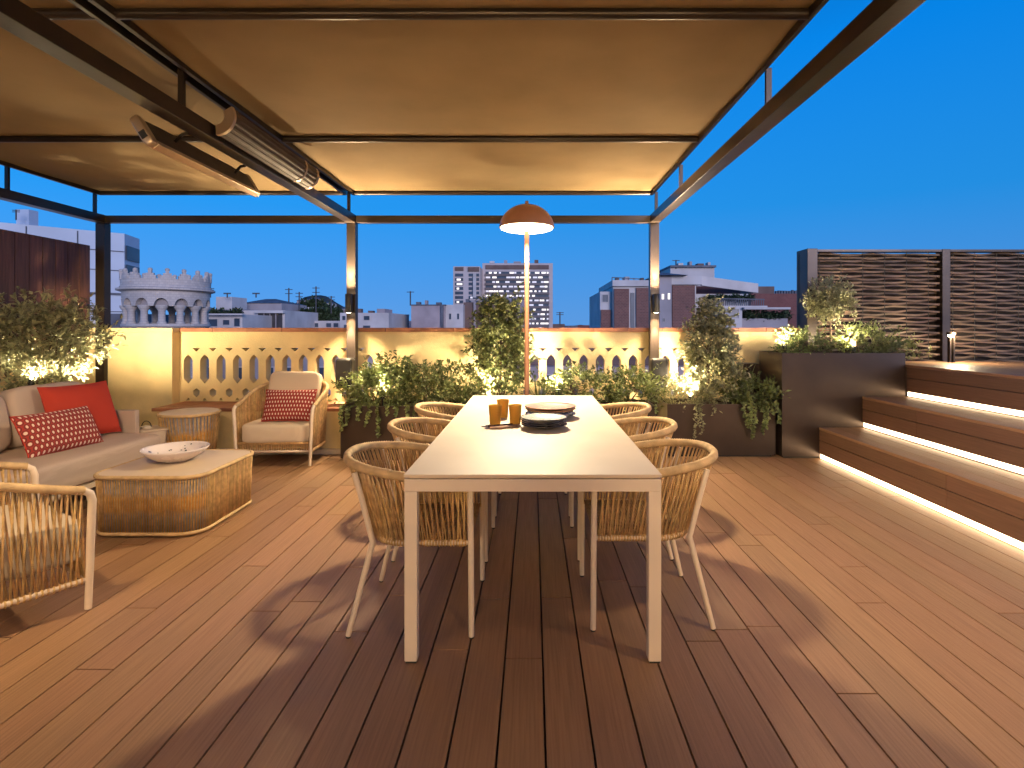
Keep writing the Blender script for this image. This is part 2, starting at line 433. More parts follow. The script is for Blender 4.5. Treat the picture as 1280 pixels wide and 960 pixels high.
# side wall + timber fence
sw = thing('side_wall', (-5.2, 3, 0), 'yellow plaster side wall under the timber boards at the left', 'wall')
MB().box(-5.3, -5.09, 0, 6.36, 0, 1.285).build('wall', 'plaster', sw)
wf = thing('timber_fence', (-5.05, 4, 0), 'reddish brown vertical timber board fence above the left side wall', 'fence')
fb = MB(); y = 0.34
while y < 6.3:
    fb.box(-5.085, -5.045, y + .004, y + .151, 1.0, 2.27); y += .155
fb.build('boards', 'wood_fence', wf, bevel=.003)
MB().box(-5.11, -5.087, 0.4, 6.3, 1.31, 1.39).box(-5.11, -5.087, .4, 6.3, 2.0, 2.08).build('rail', 'steel_brown', wf)

# ---- woven screen fence at right
sf = thing('woven_screen', (5, 6.5, .5), 'tall dark woven rope screen fence behind the raised platform', 'fence')
XL = [3.09, 4.69, 6.29, 7.89, 9.2]
FY = 6.36
for k in range(4):
    a, b = XL[k] + (.12 if k == 0 else .05), XL[k+1] - .05
    wv = MB(); rows = 48
    for r in range(rows):
        z = 0.27 + r * 0.0405
        ph = (r % 2) * pi + rng.uniform(-.18, .18)
        nseg = int((b - a) / 0.034)
        pts_f = []
        jit = rng.uniform(-.004, .004)
        for q in range(nseg + 1):
            xx = a + (b - a) * q / nseg
            yy = FY + .05 + 0.026 * sin(2*pi*xx/0.50 + ph)
            zz = z + jit + .009 * sin(2*pi*xx/0.50 + ph) + .003*sin(xx*9+r)
            pts_f.append((xx, yy, zz))
        bb = len(wv.v)
        for (xx, yy, zz) in pts_f:
            wv.v += [(xx, yy - .004, zz - .0105), (xx, yy - .004, zz + .0105), (xx, yy + .004, zz + .0105), (xx, yy + .004, zz - .0105)]
        for q in range(nseg):
            A = bb + q * 4; B = A + 4
            for e in range(4): wv.f.append((A+e, B+e, B+(e+1) % 4, A+(e+1) % 4))
    pn = wv.build('woven_panel', 'screen_rope', sf)
    rd = MB(); xx = a + .0675
    while xx < b: rd.tube([(xx, FY+.05, .2), (xx, FY+.05, 2.19)], .004, 6); xx += .25
    rd.build('upright_rod', 'black_plastic', pn)
MB().box(3.09, 9.2, FY + .13, FY + .15, .1, 2.19).build('backing', 'screen_back', sf)
for k, xx in enumerate(XL):
    if k == 0: MB().box(xx, xx + .115, FY - .06, FY + .2, 0, 2.225).build('post', 'steel_brown', sf, bevel=.004)
    else: MB().box(xx - .045, xx + .045, FY - .012, FY + .1, 0, 2.225).build('post', 'steel_brown', sf, bevel=.004)
MB().box(3.21, 9.2, FY - .005, FY + .11, 2.197, 2.222).build('top_rail', 'steel_brown', sf)

# ---- steps
def step(name, label, x0, depth, z0, z1, yend, gap_y):
    t = thing(name, (x0, 2.5, z0), label, 'step', 'broad timber steps at the right')
    r = MB()
    zs = z0 + .052; mid = (zs + z1 - .004) / 2 + .005
    for (a, b) in ((zs, mid - .003), (mid + .003, z1 - .026)):
        y = -1.0 
        joints = [-1.0, gap_y, yend] 
        for k in range(2): r.box(x0, x0 + .022, joints[k] + .0015, joints[k+1] - .0015, a, b)
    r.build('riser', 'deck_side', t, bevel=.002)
    tr = MB(); nb = int(round(depth / .147)); w = depth / nb
    for k in range(nb):
        yy = [-1.0, rng.uniform(1.8, 4.3), yend]
        for q in range(2): tr.box(x0 - .004 + k*w + .002, x0 - .004 + (k+1)*w - .002, yy[q] + .0015, yy[q+1] - .0015, z1 - .024, z1)
    tr.build('tread', 'deck_brown', t, bevel=.002)
    MB().box(x0 + .03, x0 + depth + (.3 if depth < 1 else 0), -1.0, yend - .01, z0 - .03, z1 - .03).build('core', 'slab', t)
    MB().box(x0 + .008, x0 + .026, -1.0, yend - .004, z0 + .008, z0 + .048).build('led_strip', 'led', t)
    return t
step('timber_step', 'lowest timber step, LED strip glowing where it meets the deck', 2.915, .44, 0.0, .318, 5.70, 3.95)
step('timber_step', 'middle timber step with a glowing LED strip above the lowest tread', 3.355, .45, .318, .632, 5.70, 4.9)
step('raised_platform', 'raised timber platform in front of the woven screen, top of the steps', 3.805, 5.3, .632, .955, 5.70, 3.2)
up = MB(); x = 3.82
while x < 9.1: up.box(x + .002, x + .145, 5.703, 6.29, .931, .955); x += .147
struct(up.build('upper_deck', 'deck_brown', origin=(3.8, 5.7, .931)))
struct(MB().box(3.83, 9.1, 5.703, 6.29, 0, .925).build('platform_base', 'slab'))

# ================================================================ PERGOLA
pg = thing('pergola', (-1.5, 3, 0), 'dark brown steel pergola with two taut tan fabric canopies', 'pergola')
PX = [-4.88, -2.05, 1.375]
YP = 6.36
for xx in PX:
    for yy in (YP, -0.9):
        ya = yy - .05
        MB().box(xx - .05, xx + .05, ya, ya + .1, 0, 2.515).build('post', 'steel_brown', pg, bevel=.004)
for xx in PX:
    MB().box(xx - .052, xx + .052, -0.95, YP + .05, 2.517, 2.605).build('beam', 'steel_brown', pg, bevel=.004)
for (a, b) in ((-4.826, -2.104), (-1.996, 1.321)):
    MB().box(a, b, YP - .045, YP + .045, 2.522, 2.600).build('cross_beam', 'steel_brown', pg, bevel=.004)
    MB().box(a, b, -0.945, -0.855, 2.522, 2.600).build('cross_beam', 'steel_brown', pg, bevel=.004)
for xx in PX:
    for sx in (-1, 1):
        if xx == PX[0] and sx < 0: continue
        if xx == PX[2] and sx > 0: continue
        X = xx + sx * .045
        MB().box(X - .014, X + .014, -.8, 6.27, 2.815, 2.862).box(X - .022, X + .022, -.8, 6.27, 2.8625, 2.87).build('canopy_rail', 'steel_brown', pg, bevel=.002)
    for yy in (6.24, 5.2, 3.27, 1.4, -.5):
        MB().box(xx - .016, xx + .016, yy - .012, yy + .012, 2.606, 2.845).build('strut', 'steel_brown', pg)
MB().box(PX[1] - .046, PX[1] + .046, -.8, 6.27, 2.8708, 2.876).build('joint_cover', 'steel_brown', pg)
BARS = [6.25, 4.47, 2.69, .91, -.75]
for (a, b) in ((PX[0] + .05, PX[1] - .05), (PX[1] + .05, PX[2] - .05)):
    c = MB(); nx = 40
    ys = []
    for k in range(len(BARS) - 1):
        for q in range(16): ys.append((BARS[k] + (BARS[k+1] - BARS[k]) * q / 16, q / 16))
    ys.append((BARS[-1], 0.0))
    for (yy, t) in ys:
        for q in range(nx + 1):
            u = q / nx
            z = 2.858 - .030 * sin(pi*t) * (0.55 + .45*sin(pi*u)) - .005 * sin(u * 31 + yy * .8) * sin(pi*t) + .004 * noise.noise(Vector((u*26, yy*1.2, a))) + .022*noise.noise(Vector((u*3, yy*1.4, a)))*sin(pi*t)
            c.v.append((a + (b-a)*u, yy, z))
    for r in range(len(ys) - 1):
        for q in range(nx):
            A = r * (nx+1) + q; c.f.append((A, A+1, A+nx+2, A+nx+1))
    c.build('canopy', 'canopy_fabric', pg, smooth=True)
    for yy in BARS:
        MB().tube([(a, yy, 2.838), (b, yy, 2.838)], .026, 12).build('canopy_bar', 'steel_brown', pg, autos=40)

# heaters
h = thing('patio_heater', (-2.3, 3.85, 2.45), 'slim silver infrared heater bar tilted below the left canopy', 'heater')
Mh = Matrix.Rotation(radians(58), 3, 'Y')
cH = Vector((-2.24, 3.85, 2.47))
MB().superbox(cH, (.085, .60, .018), 10, 10, Mh).build('housing', 'heater_shell', h, smooth=True)
fr = MB()
for sx in (-1, 1): fr.obox(cH + Mh @ Vector((sx*.078, 0, -.022)), (.014, .60, .012), Mh)
fr.build('reflector_rim', 'heater_silver', h, bevel=.003)
MB().obox(cH + Mh @ Vector((0, 0, -.0215)), (.055, .56, .003), Mh).build('grille', 'heater_mesh', h)
for sy in (-1, 1): MB().superbox(cH + Mh @ Vector((0, sy*.615, -.008)), (.098, .028, .03), 5, 8, Mh).build('end_cap', 'heater_silver', h, smooth=True)
MB().obox(cH + Mh @ Vector((.088, 0, 0)), (.016, .60, .022), Mh).build('lower_edge', 'heater_silver', h, bevel=.004)
MB().obox(cH + Mh @ Vector((.03, -.645, -.008)), (.022, .004, .018), Mh).build('switch', 'black_plastic', h)
for dy in (-.35, .35): MB().tube([cH + Vector((0, dy, .02)), cH + Vector((.05, dy, .07)), (PX[1] - .055, 3.85 + dy, 2.56)], .011, 8).build('bracket', 'steel_brown', h, smooth=True)
h2 = thing('patio_heater', (-1.88, 4.2, 2.6), 'brown ribbed half round heater seen from its curved back beside the beam', 'heater')
c2 = Vector((-1.982, 4.17, 2.655)); shell = MB(); inner = MB()
R = .112
A0_, AS_ = -88, 118
def arc_pts(y, rr, n=18): return [(c2.x + rr*cos(a), y, c2.z + rr*sin(a)) for a in [radians(A0_ + AS_*i/n) for i in range(n+1)]]
n_ = 36
for yy in (3.52, 4.86):
    for i_ in range(n_ + 1):
        a = radians(A0_ + AS_*i_/n_); rr = R + (.004 if (i_ // 3) % 2 else 0); shell.v.append((c2.x + rr*cos(a), yy, c2.z + rr*sin(a)))
for i_ in range(n_): shell.f.append((i_, i_+1, n_+1+i_+1, n_+1+i_))
bb = len(shell.v)
for yy in (3.52, 4.86):
    for i_ in range(n_ + 1):
        a = radians(A0_ + AS_*i_/n_); shell.v.append((c2.x + (R-.012)*cos(a), yy, c2.z + (R-.012)*sin(a)))
for i_ in range(n_): shell.f.append((bb+i_, bb+n_+1+i_, bb+n_+2+i_, bb+i_+1))
shell.build('ribbed_shell', 'heater_shell', h2)
for (ya, yb, nm) in ((3.495, 3.522, 'end_cap'), (4.62, 4.64, 'clamp_ring'), (4.858, 4.885, 'end_cap')):
    e = MB(); pl = [(p[0], p[2]) for p in arc_pts(0, R + .007)] + [(p[0], p[2]) for p in reversed(arc_pts(0, R - (.055 if nm == 'end_cap' else .0)))]
    b0 = len(e.v); k_ = len(pl)
    for yy in (ya, yb): e.v += [(q[0], yy, q[1]) for q in pl]
    for i_ in range(k_): e.f.append((i_, (i_+1) % k_, k_ + (i_+1) % k_, k_ + i_))
    m_ = k_ // 2
    for i_ in range(m_ - 1):
        e.f.append((i_, k_-1-i_, k_-2-i_, i_+1)); e.f.append((k_+i_, k_+i_+1, 2*k_-2-i_, 2*k_-1-i_))
    e.build(nm, 'heater_silver', h2)
for yy in (3.75, 4.6): MB().box(-1.998, -1.90, yy - .015, yy + .015, 2.585, 2.61).build('bracket', 'steel_brown', h2)

# ================================================================ LAMPS
# wall-wash lights on the posts; the unseen near three added for warm fill
for (xx, yy, lab, e) in ((PX[1], YP - .05, 'dark up and down light on the middle pergola post above the left speaker', 1),
                      (PX[2], YP - .05, 'dark up and down light on the right pergola post above the right speaker', 1),
                      (PX[0], -.85, 'dark up and down light added on the unseen near left pergola post', -1),
                      (PX[1], -.85, 'dark up and down light added on the unseen near middle pergola post', -1),
                      (PX[2], -.85, 'dark up and down light added on the unseen near right pergola post', -1)):
    fy = yy - .075 if e > 0 else yy + .045
    t = thing('post_light', (xx, fy, 1.49), lab, 'light', 'up and down lights on the pergola posts')
    MB().box(xx - .012, xx + .012, min(fy, yy) + .002, max(fy, yy) - .001, 1.56, 1.65).build('bracket', 'black_plastic', t)
    MB().lathe([(.0, 1.5), (.034, 1.5), (.038, 1.505), (.038, 1.705), (.034, 1.71), (.0, 1.71)], (xx, fy, 0), 20).build('body', 'black_plastic', t, autos=40)
    MB().lathe([(.0, 1.712), (.026, 1.7105)], (xx, fy, 0), 16).lathe([(.0, 1.498), (.026, 1.4995)], (xx, fy, 0), 16).build('lens', 'lens_glow', t)
    pw_ = 125 if e > 0 else 30
    lamp('SPOT', 'lamp', (xx, fy, 1.73), pw_, WARM, t, .03, (0, -.30 if e > 0 else .2, 1), 140, .6)
    lamp('SPOT', 'lamp', (xx, fy, 1.48), pw_ * .5, WARM, t, .03, (0, .0, -1), 110, .7)
    if e > 0:
        lamp('SPOT', 'lamp', (xx, fy, 1.725), 420, WARM2, t, .012, (0, .20, 1), 34, .8)
        lamp('SPOT', 'lamp', (xx, fy, 1.485), 300, WARM2, t, .012, (0, .20, -1), 34, .8)
# spotlights hung below the two outer bay beams
for (xx, lab, dx) in ((PX[1], 'dark spotlight under the middle pergola beam, aimed at the lounge', -.55), (PX[2], 'dark spotlight under the right pergola beam, aimed at the open deck', .45)):
    t = thing('beam_spotlight', (xx, 1.5, 2.42), lab, 'light', 'spotlights under the pergola beams')
    dv = Vector((dx, .75, -1)).normalized(); p0 = Vector((xx, 1.5, 2.46))
    MB().tube([(xx, 1.5, 2.516), p0], .012, 10).build('stem', 'black_plastic', t, autos=40)
    MB().tube([p0, p0 + dv*.10], .035, 18).build('body', 'black_plastic', t, autos=40)
    MB().tube([p0 + dv*.1002, p0 + dv*.1015], .029, 18).build('lens', 'lens_glow', t, autos=40)
    lamp('SPOT', 'lamp', p0 + dv*.115, 95, WARM, t, .03, dv, 120, 1.0)
# speakers
for (px, lab) in ((432, 'small black outdoor speaker at the left of the middle pergola post'), (823, 'small black outdoor speaker below the light of the right pergola post')):
    p = W(px, 466, 6.2)
    t = thing('speaker', (p.x, 6.2, .68), lab, 'speaker', 'black speakers on the pergola posts')
    MB().superbox((p.x, 6.2, .83), (.092, .075, .165), 9, 10).build('cabinet', 'black_plastic', t, smooth=True)
    MB().superbox((p.x, 6.125, .83), (.08, .006, .15), 9, 8).build('grille', 'black_plastic', t, smooth=True)
    MB().box(p.x - .02, p.x + .02, 6.27, 6.308, .8, .86).build('bracket', 'steel_brown', t)
# floor lamp
fl = thing('floor_lamp', (-.055, 5.12, 0), 'tall copper floor lamp with a glowing domed shade behind the dining table', 'lamp')
MB().lathe([(0, 0), (.17, 0), (.175, .006), (.175, .022), (.17, .03), (.02, .034), (0, .034)], (-.055, 5.12, 0), 40).build('base', 'copper', fl, autos=35)
MB().tube([(-.055, 5.12, .03), (-.055, 5.12, 2.40)], .0215, 16).build('pole', 'copper', fl, autos=40)
prof = [(.252 * cos(a), 2.235 + .225 * sin(a)) for a in [radians(4 + 82*i/16) for i in range(17)]]
prof_in = [(r * .975, z - .005) for r, z in reversed(prof)]
sh = MB().lathe(prof + [(.016, 2.462), (.016, 2.490), (.0, 2.49)], (-.055, 5.12, 0), 48).lathe([(.252, 2.25)] + prof_in[::-1][0:1] + prof_in[::-1], (-.055, 5.12, 0), 48)
shd = sh.build('lamp_shade', 'copper', fl, autos=40)
MB().lathe([(.235, 2.252), (.236, 2.235), (.20, 2.222), (.12, 2.214), (.022, 2.212)], (-.055, 5.12, 0), 40).build('diffuser', 'lamp_glow', fl, smooth=True)
_l = lamp('AREA', 'lamp', (-.055, 4.93, 2.20), 62, WARM2, fl, .1, (0, -.40, -1)); _l.data.shape = 'DISK'; _l.data.size = .16; _l.data.spread = radians(156)
# bollard light
bp_ = W(1189, 418, 6.1)
bl = thing('bollard_light', (bp_.x, 6.1, .955), 'small bronze bollard light shining on the raised platform before the woven screen', 'light')
MB().box(bp_.x - .028, bp_.x - .012, 6.08, 6.12, .956, 1.235).box(bp_.x + .012, bp_.x + .028, 6.08, 6.12, .956, 1.235).build('stem', 'steel_brown', bl, bevel=.002)
MB().lathe([(0, .02), (.045, .02), (.045, .05), (0, .055)], (bp_.x, 6.1, 1.235), 20).build('head', 'steel_brown', bl, autos=40)
MB().lathe([(0, .0), (.026, .0), (.03, .018), (0, .019)], (bp_.x, 6.1, 1.236), 20).build('lens', 'lens_glow', bl, autos=40)
lamp('POINT', 'lamp', (bp_.x, 6.03, 1.25), 16, WARM2, bl, .02)

# unseen lanterns added behind the viewer to fill deck and table fronts
for (xx, lab) in ((-3.4, 'unseen lantern added for fill light at the left of the house wall'), (-.4, 'unseen lantern added for fill light in the middle of the house wall'), (2.2, 'unseen lantern added for fill light at the right of the house wall')):
    t = thing('wall_lantern', (xx, -3.15, 2.0), lab, 'light', 'fill lanterns added on the house wall')
    MB().box(xx - .06, xx + .06, -3.25, -3.22, 1.9, 2.2).build('back_plate', 'steel_brown', t, bevel=.004)
    MB().box(xx - .07, xx + .07, -3.22, -3.08, 2.16, 2.19).build('hood', 'steel_brown', t, bevel=.004)
    MB().superbox((xx, -3.15, 2.04), (.055, .055, .11), 6, 8).build('diffuser', 'lantern_glow', t, smooth=True)
    lamp('POINT', 'lamp', (xx, -3.02, 2.03), 115, WARM, t, .10)

# ================================================================ FURNITURE
# dining table
TY0, TY1, TX = 2.215, 4.82, .511
dt = thing('dining_table', (0, 3.5, 0), 'long cream metal dining table in the middle of the deck', 'table')
MB().box(-TX, TX, TY0, TY1, .738, .75).build('tabletop', 'cream_top', dt, bevel=.002)
fr = MB()
for (a, b, c_, d_) in ((-TX+.002, TX-.002, TY0+.002, TY0+.045), (-TX+.002, TX-.002, TY1-.045, TY1-.002), (-TX+.002, -TX+.045, TY0+.046, TY1-.046), (TX-.045, TX-.002, TY0+.046, TY1-.046)):
    fr.box(a, b, c_, d_, .682, .731)
fr.box(-TX+.02, TX-.02, TY0+.02, TY1-.02, .7312, .7378)
fr.build('apron', 'cream_metal', dt, bevel=.002)
for sx in (-1, 1):
    for yy in (TY0 + .026, TY1 - .026):
        lg = MB().box(sx*(TX-.027) - .0255, sx*(TX-.027) + .0255, yy - .024, yy + .024, .008, .6815).build('leg', 'cream_metal', dt, bevel=.006)
        MB().box(sx*(TX-.027) - .021, sx*(TX-.027) + .021, yy - .02, yy + .02, 0, .0078).build('foot_pad', 'black_plastic', lg)

def upath(fx, hy, rx, n_arm, n_arc, cx=0.0):
    """U shaped plan path, from +front near side (y=-hy) round the back to y=+hy; returns points with t 0..1 (0.5 = back)"""
    P = []
    for i in range(n_arm): P.append((fx + (cx - fx) * i / n_arm, -hy))
    for i in range(n_arc + 1):
        a = -pi/2 - pi * i / n_arc
        ca, sa = cos(a), sin(a)
        P.append((cx + rx * (-(abs(ca) ** .85)), hy * (abs(sa) ** .9) * (1 if sa > 0 else -1)))
    for i in range(1, n_arm + 1): P.append((cx + (fx - cx) * i / n_arm, hy))
    return P
def resample(P, n):
    D = [0]
    for a, b in zip(P, P[1:]): D.append(D[-1] + (Vector(b) - Vector(a)).length)
    out = []; j = 0
    for i in range(n):
        s = D[-1] * i / (n - 1)
        while j < len(D) - 2 and D[j+1] < s: j += 1
        t = (s - D[j]) / max(1e-9, D[j+1] - D[j])
        out.append(tuple(Vector(P[j]).lerp(Vector(P[j+1]), t)))
    return out

def dining_chair():
    t = thing('dining_chair', (0, 0, 0), 'x', 'chair', 'rope dining chairs around the long table')
    rim = [Vector((x, y, 0)) for x, y in upath(.262, .285, .335, 8, 28, -.0)]
    rim = [Vector(p) for p in resample([tuple(q) for q in rim], 240)]
    for i, p in enumerate(rim):
        s = sin(pi * i / 239) ** 1.4
        p.z = .662 + .078 * s
        # arm ends dip down to the front legs
        e = min(i, 239 - i) / 12.0
        if e < 1: p.z -= .02 * (1 - e) ** 2
    rr = [(.0205 + (.0015 if i % 2 else -.001)) for i in range(240)]
    MB().tube(rim, rr, 8, flat=.85).build('armrest_rim', 'rope_rim', t, autos=70)
    base = [Vector((*q, .405)) for q in resample([(a, b) for a, b in upath(.258, .258, .20, 8, 24, -.0)], 200)]
    MB().tube(base, .0115, 6).build('seat_frame', 'cream_metal', t, smooth=True)
    rp = MB()
    N_ = 118
    for k in range(N_):
        a = rim[int(2 + 235 * k / (N_ - 1))]; b = base[int(1 + 197 * k / (N_ - 1))]
        sh_ = .006 if k % 2 else -.004
        b2 = base[min(199, max(0, int(1 + 197 * k / (N_ - 1) + (2 if k % 2 else -2))))]
        o = Vector((a.x, a.y, 0)).normalized() * sh_
        m_ = (a + b2) / 2 + o
        rp.tube([a + Vector((0, 0, .008)) + o, m_, b2 + o * .5 + Vector((0, 0, -.012))], .0042, 5)
    rp.build('rope_back', 'rope_tan', t, smooth=True)
    st = MB()
    for k in range(44):
        xx = -.185 + .44 * k / 43
        if xx >= 0: hy = .25
        else: hy = .25 * sqrt(max(0.02, 1 - (xx / .2) ** 2)) 
        st.tube([(xx, -hy, .412), (xx, -hy*.5, .404), (xx, 0, .402), (xx, hy*.5, .404), (xx, hy, .412)], .0052, 5)
    st.build('rope_seat', 'rope_tan', t, smooth=True)
    bd = MB()
    for k in range(0, 196, 2):   # rope wrapped over the seat frame
        p = base[k+2]; q = base[k+3]; bd.tube([p, q], .0165, 6)
    bd.build('rope_binding', 'rope_tan', t, smooth=True)
    for sy in (-1, 1):
        l = MB().tube([(.268, sy*.270, .008), (.266, sy*.275, .40), (.264, sy*.283, .645)], [.0125, .0135, .0135], 12).build('leg', 'cream_metal', t, autos=50)
        MB().tube([(.268, sy*.270, 0), (.268, sy*.270, .0078)], .0105, 10).build('foot_pad', 'black_plastic', l)
        l = MB().tube([(-.262, sy*.265, .008), (-.165, sy*.235, .40), (-.215, sy*.24, .60), (-.245, sy*.235, .70)], [.0115, .0135, .012, .012], 12).build('leg', 'cream_metal', t, autos=50)
        MB().tube([(-.262, sy*.265, 0), (-.262, sy*.265, .0078)], .010, 10).build('foot_pad', 'black_plastic', l)
    return t
CH = dining_chair()
first = True
names = ['nearest the viewer', 'between the other two', 'nearest the planters']
for side in (-1, 1):
    for k, yy in enumerate(((2.672, 3.45, 4.21) if side < 0 else (2.73, 3.47, 4.21))):
        c = CH if first else copy_tree(CH); first = False
        c.location = (side * .532, yy, 0); c.rotation_euler = (0, 0, (0 if side < 0 else pi) + rng.uniform(-.015, .015))
        c['label'] = 'rope dining chair on the %s of the table, %s' % ('left side' if side < 0 else 'right side', names[k])

# coffee table ----------------------------------------------------------
def rrect(x0, x1, y0, y1, r, n=8):
    P = []
    for cx, cy, a0 in ((x1-r, y0+r, -pi/2), (x1-r, y1-r, 0), (x0+r, y1-r, pi/2), (x0+r, y0+r, pi)):
        for i in range(n+1):
            a = a0 + pi/2*i/n; P.append((cx + r*cos(a), cy + r*sin(a)))
    return P
def loop_resample(P, n):
    return resample(P + [P[0]], n + 1)[:-1]
cx0, cx1, cy0, cy1 = -2.83, -2.115, 3.54, 4.32
ct = thing('coffee_table', ((cx0+cx1)/2, 3.93, 0), 'low square coffee table with cream top and rope sides', 'coffee table')
MB().prism(rrect(cx0+.012, cx1-.012, cy0+.012, cy1-.012, .12), .374, .392).build('tabletop', 'cream_top', ct, bevel=.002)
out_l = loop_resample(rrect(cx0, cx1, cy0, cy1, .13), 230)
bot_l = loop_resample(rrect(cx0+.01, cx1-.01, cy0+.01, cy1-.01, .13), 230)
rm = MB(); rm.tube([(x, y, .382) for x, y in out_l], [.013 + (.0015 if i % 2 else 0) for i in range(230)], 8, closed=True)
rm.tube([(x, y, .022) for x, y in bot_l], .012, 8, closed=True)
rm.build('rope_rim', 'rope_rim', ct, smooth=True)
rp = MB()
out_r = loop_resample(rrect(cx0, cx1, cy0, cy1, .13), 172); bot_r = loop_resample(rrect(cx0+.01, cx1-.01, cy0+.01, cy1-.01, .13), 172)
for i in range(172):
    a = out_r[i]; b = bot_r[i]
    rp.tube([(a[0], a[1], .378), (b[0], b[1], .022)], .0043, 5)
rp.build('rope_side', 'rope_tan', ct, smooth=True)
inn = loop_resample(rrect(cx0+.03, cx1-.03, cy0+.03, cy1-.03, .12), 200)
rp = MB()
for i in range(200):
    for dlt in (4, -4):
        a = inn[i]; b = inn[(i + dlt) % 200]
        rp.tube([(a[0], a[1], .37), ((a[0]+b[0])/2, (a[1]+b[1])/2, .20), (b[0], b[1], .03)], .0045, 4)
rp.build('inner_rope_layer', 'band_low', ct, smooth=True)
MB().prism(rrect(cx0+.06, cx1-.06, cy0+.06, cy1-.06, .1), .008, .37).build('core', 'band_low', ct)
fp = MB()
for sx in (cx0+.12, cx1-.12):
    for sy in (cy0+.12, cy1-.12): fp.tube([(sx, sy, 0), (sx, sy, .01)], .02, 10)
fp.build('foot_pad', 'black_plastic', ct)
# bowl
bw = thing('bowl', (-2.525, 3.96, .392), 'shallow white ceramic bowl with dark speckles on the coffee table', 'bowl')
pr = [(0, .004), (.075, .002), (.08, .0), (.088, .004), (.13, .022), (.175, .05), (.205, .082), (.212, .094), (.208, .097), (.198, .085), (.165, .055), (.12, .03), (.07, .017), (0, .013)]
bwb = MB().lathe([(r, z + .3925) for r, z in pr], (-2.525, 3.96, 0), 48).build('dish', 'bowl_white', bw, smooth=True)
sp = MB()
for k in range(26):
    a = rng.uniform(0, 2*pi); q = rng.uniform(.1, .95)
    r = .125 + q * .07; z = .392 + .0345 + q * .047
    s_ = rng.uniform(.004, .010)
    n_ = Vector((-cos(a)*.55, -sin(a)*.55, .83)).normalized(); u = n_.cross(Vector((0, 0, 1))).normalized(); w = n_.cross(u)
    c_ = Vector((-2.525 + r*cos(a), 3.96 + r*sin(a), z)) + n_ * .002
    b0 = len(sp.v)
    for j in range(7):
        rj = s_ * rng.uniform(.7, 1.3); sp.v.append(tuple(c_ + u*cos(2*pi*j/7)*rj + w*sin(2*pi*j/7)*rj))
    sp.f.append(tuple(b0 + j for j in range(7)))
sp.build('painted_speckle', 'ink', bwb)

# pillow builder
def pillow(w, h, t, n=22, uv=True, pinch=.10):
    m = MB(); m.uv = []
    for side in (1, -1):
        b = len(m.v)
        for i in range(n+1):
            for j in range(n+1):
                u = -1 + 2*i/n; v = -1 + 2*j/n
                k = ((1 - abs(u)**2.6) * (1 - abs(v)**2.6))
                z = t/2 * (max(0, k) ** .42)
                z += .006 * noise.noise(Vector((u*2.5, v*2.5, side + w*7))) * (1 if k > .02 else 0)
                xx = u * w/2 * (1 - pinch * (1 - abs(v)**3) * abs(u)**2 * .5 * (1 - v*v*.2)); yy = v * h/2 * (1 - pinch * .6 * (1 - abs(u)**3) * abs(v)**2)
                m.v.append((xx, yy, side * z)); m.uv.append(((u+1)/2, (v+1)/2))
        for i in range(n):
            for j in range(n):
                A = b + i*(n+1) + j
                q = (A, A+n+1, A+n+2, A+1)
                m.f.append(q if side > 0 else q[::-1])
    return m
def place(mb, M):
    mb.v = [tuple(M @ Vector(p)) for p in mb.v]; return mb
def basis(c, right, up):
    r = Vector(right).normalized(); n_ = r.cross(Vector(up)).normalized(); u = n_.cross(r)
    M = Matrix((r, u, n_)).transposed().to_4x4(); M.translation = Vector(c); return M
def piping(w, h, M, pinch=.1):
    pts = []
    n = 20
    def P(u, v): return M @ Vector((u * w/2 * (1 - pinch * (1 - abs(v)**3) * abs(u)**2 * .5 * (1 - v*v*.2)), v * h/2 * (1 - pinch*.6 * (1 - abs(u)**3) * abs(v)**2), 0))
    for i in range(n): pts.append(P(-1 + 2*i/n, -1))
    for i in range(n): pts.append(P(1, -1 + 2*i/n))
    for i in range(n): pts.append(P(1 - 2*i/n, 1))
    for i in range(n): pts.append(P(-1, 1 - 2*i/n))
    return MB().tube(pts, .004, 6, closed=True)

# sofa -------------------------------------------------------------------
so = thing('sofa', (-3.7, 3.6, 0), 'long low sofa with beige cushions along the left side', 'sofa')
SX0, SX1, SY0, SY1 = -4.2, -3.22, 2.3, 4.93
MB().box(SX0, SX1 + .01, SY0, SY1, .165, .205).build('frame', 'cream_metal', so, bevel=.005)
MB().superbox(((SX0+.12+SX1)/2+.03, (SY0+SY1)/2 - .02, .315), ((SX1-SX0-.12)/2, (SY1-SY0)/2, .108), 11, 16, None, .03).build('seat_cushion', 'cushion_beige', so, smooth=True)
for (a, b) in ((2.35, 3.2), (3.22, 4.14), (4.16, 4.9)):
    Mb = Matrix.Rotation(radians(-12), 3, 'Y')
    MB().superbox((-3.93, (a+b)/2, .64), (.105, (b-a)/2, .235), 5.5, 14, Mb).build('back_cushion', 'cushion_beige', so, smooth=True)
MB().box(SX0, SX0 + .05, SY0, SY1, .206, .60).build('backrest_panel', 'cushion_beige', so, bevel=.01)
MB().box(-4.145, -3.50, SY1 + .002, SY1 + .055, .166, .605).build('armrest', 'cushion_beige', so, bevel=.012)
for sx in (SX0 + .06, SX1 - .1):
    for sy in (SY0 + .1, 3.6, SY1 - .12):
        MB().tube([(sx, sy, 0), (sx, sy, .164)], .018, 12).build('leg', 'cream_metal', so, autos=50)
M1 = basis((-3.69, 4.58, .655), (.20, 1.0, 0), (-.38, 0, 1))
t = thing('pillow', (-3.69, 4.58, .43), 'plain red square pillow leaning at the far end of the sofa', 'pillow')
place(pillow(.56, .46, .17), M1).build('cover', 'cushion_red', t, smooth=True)
piping(.56, .46, M1).build('piping', 'cushion_red', t, smooth=True)
M2 = basis((-3.52, 4.17, .565), (.10, 1.0, .0), (-.50, 0, 1))
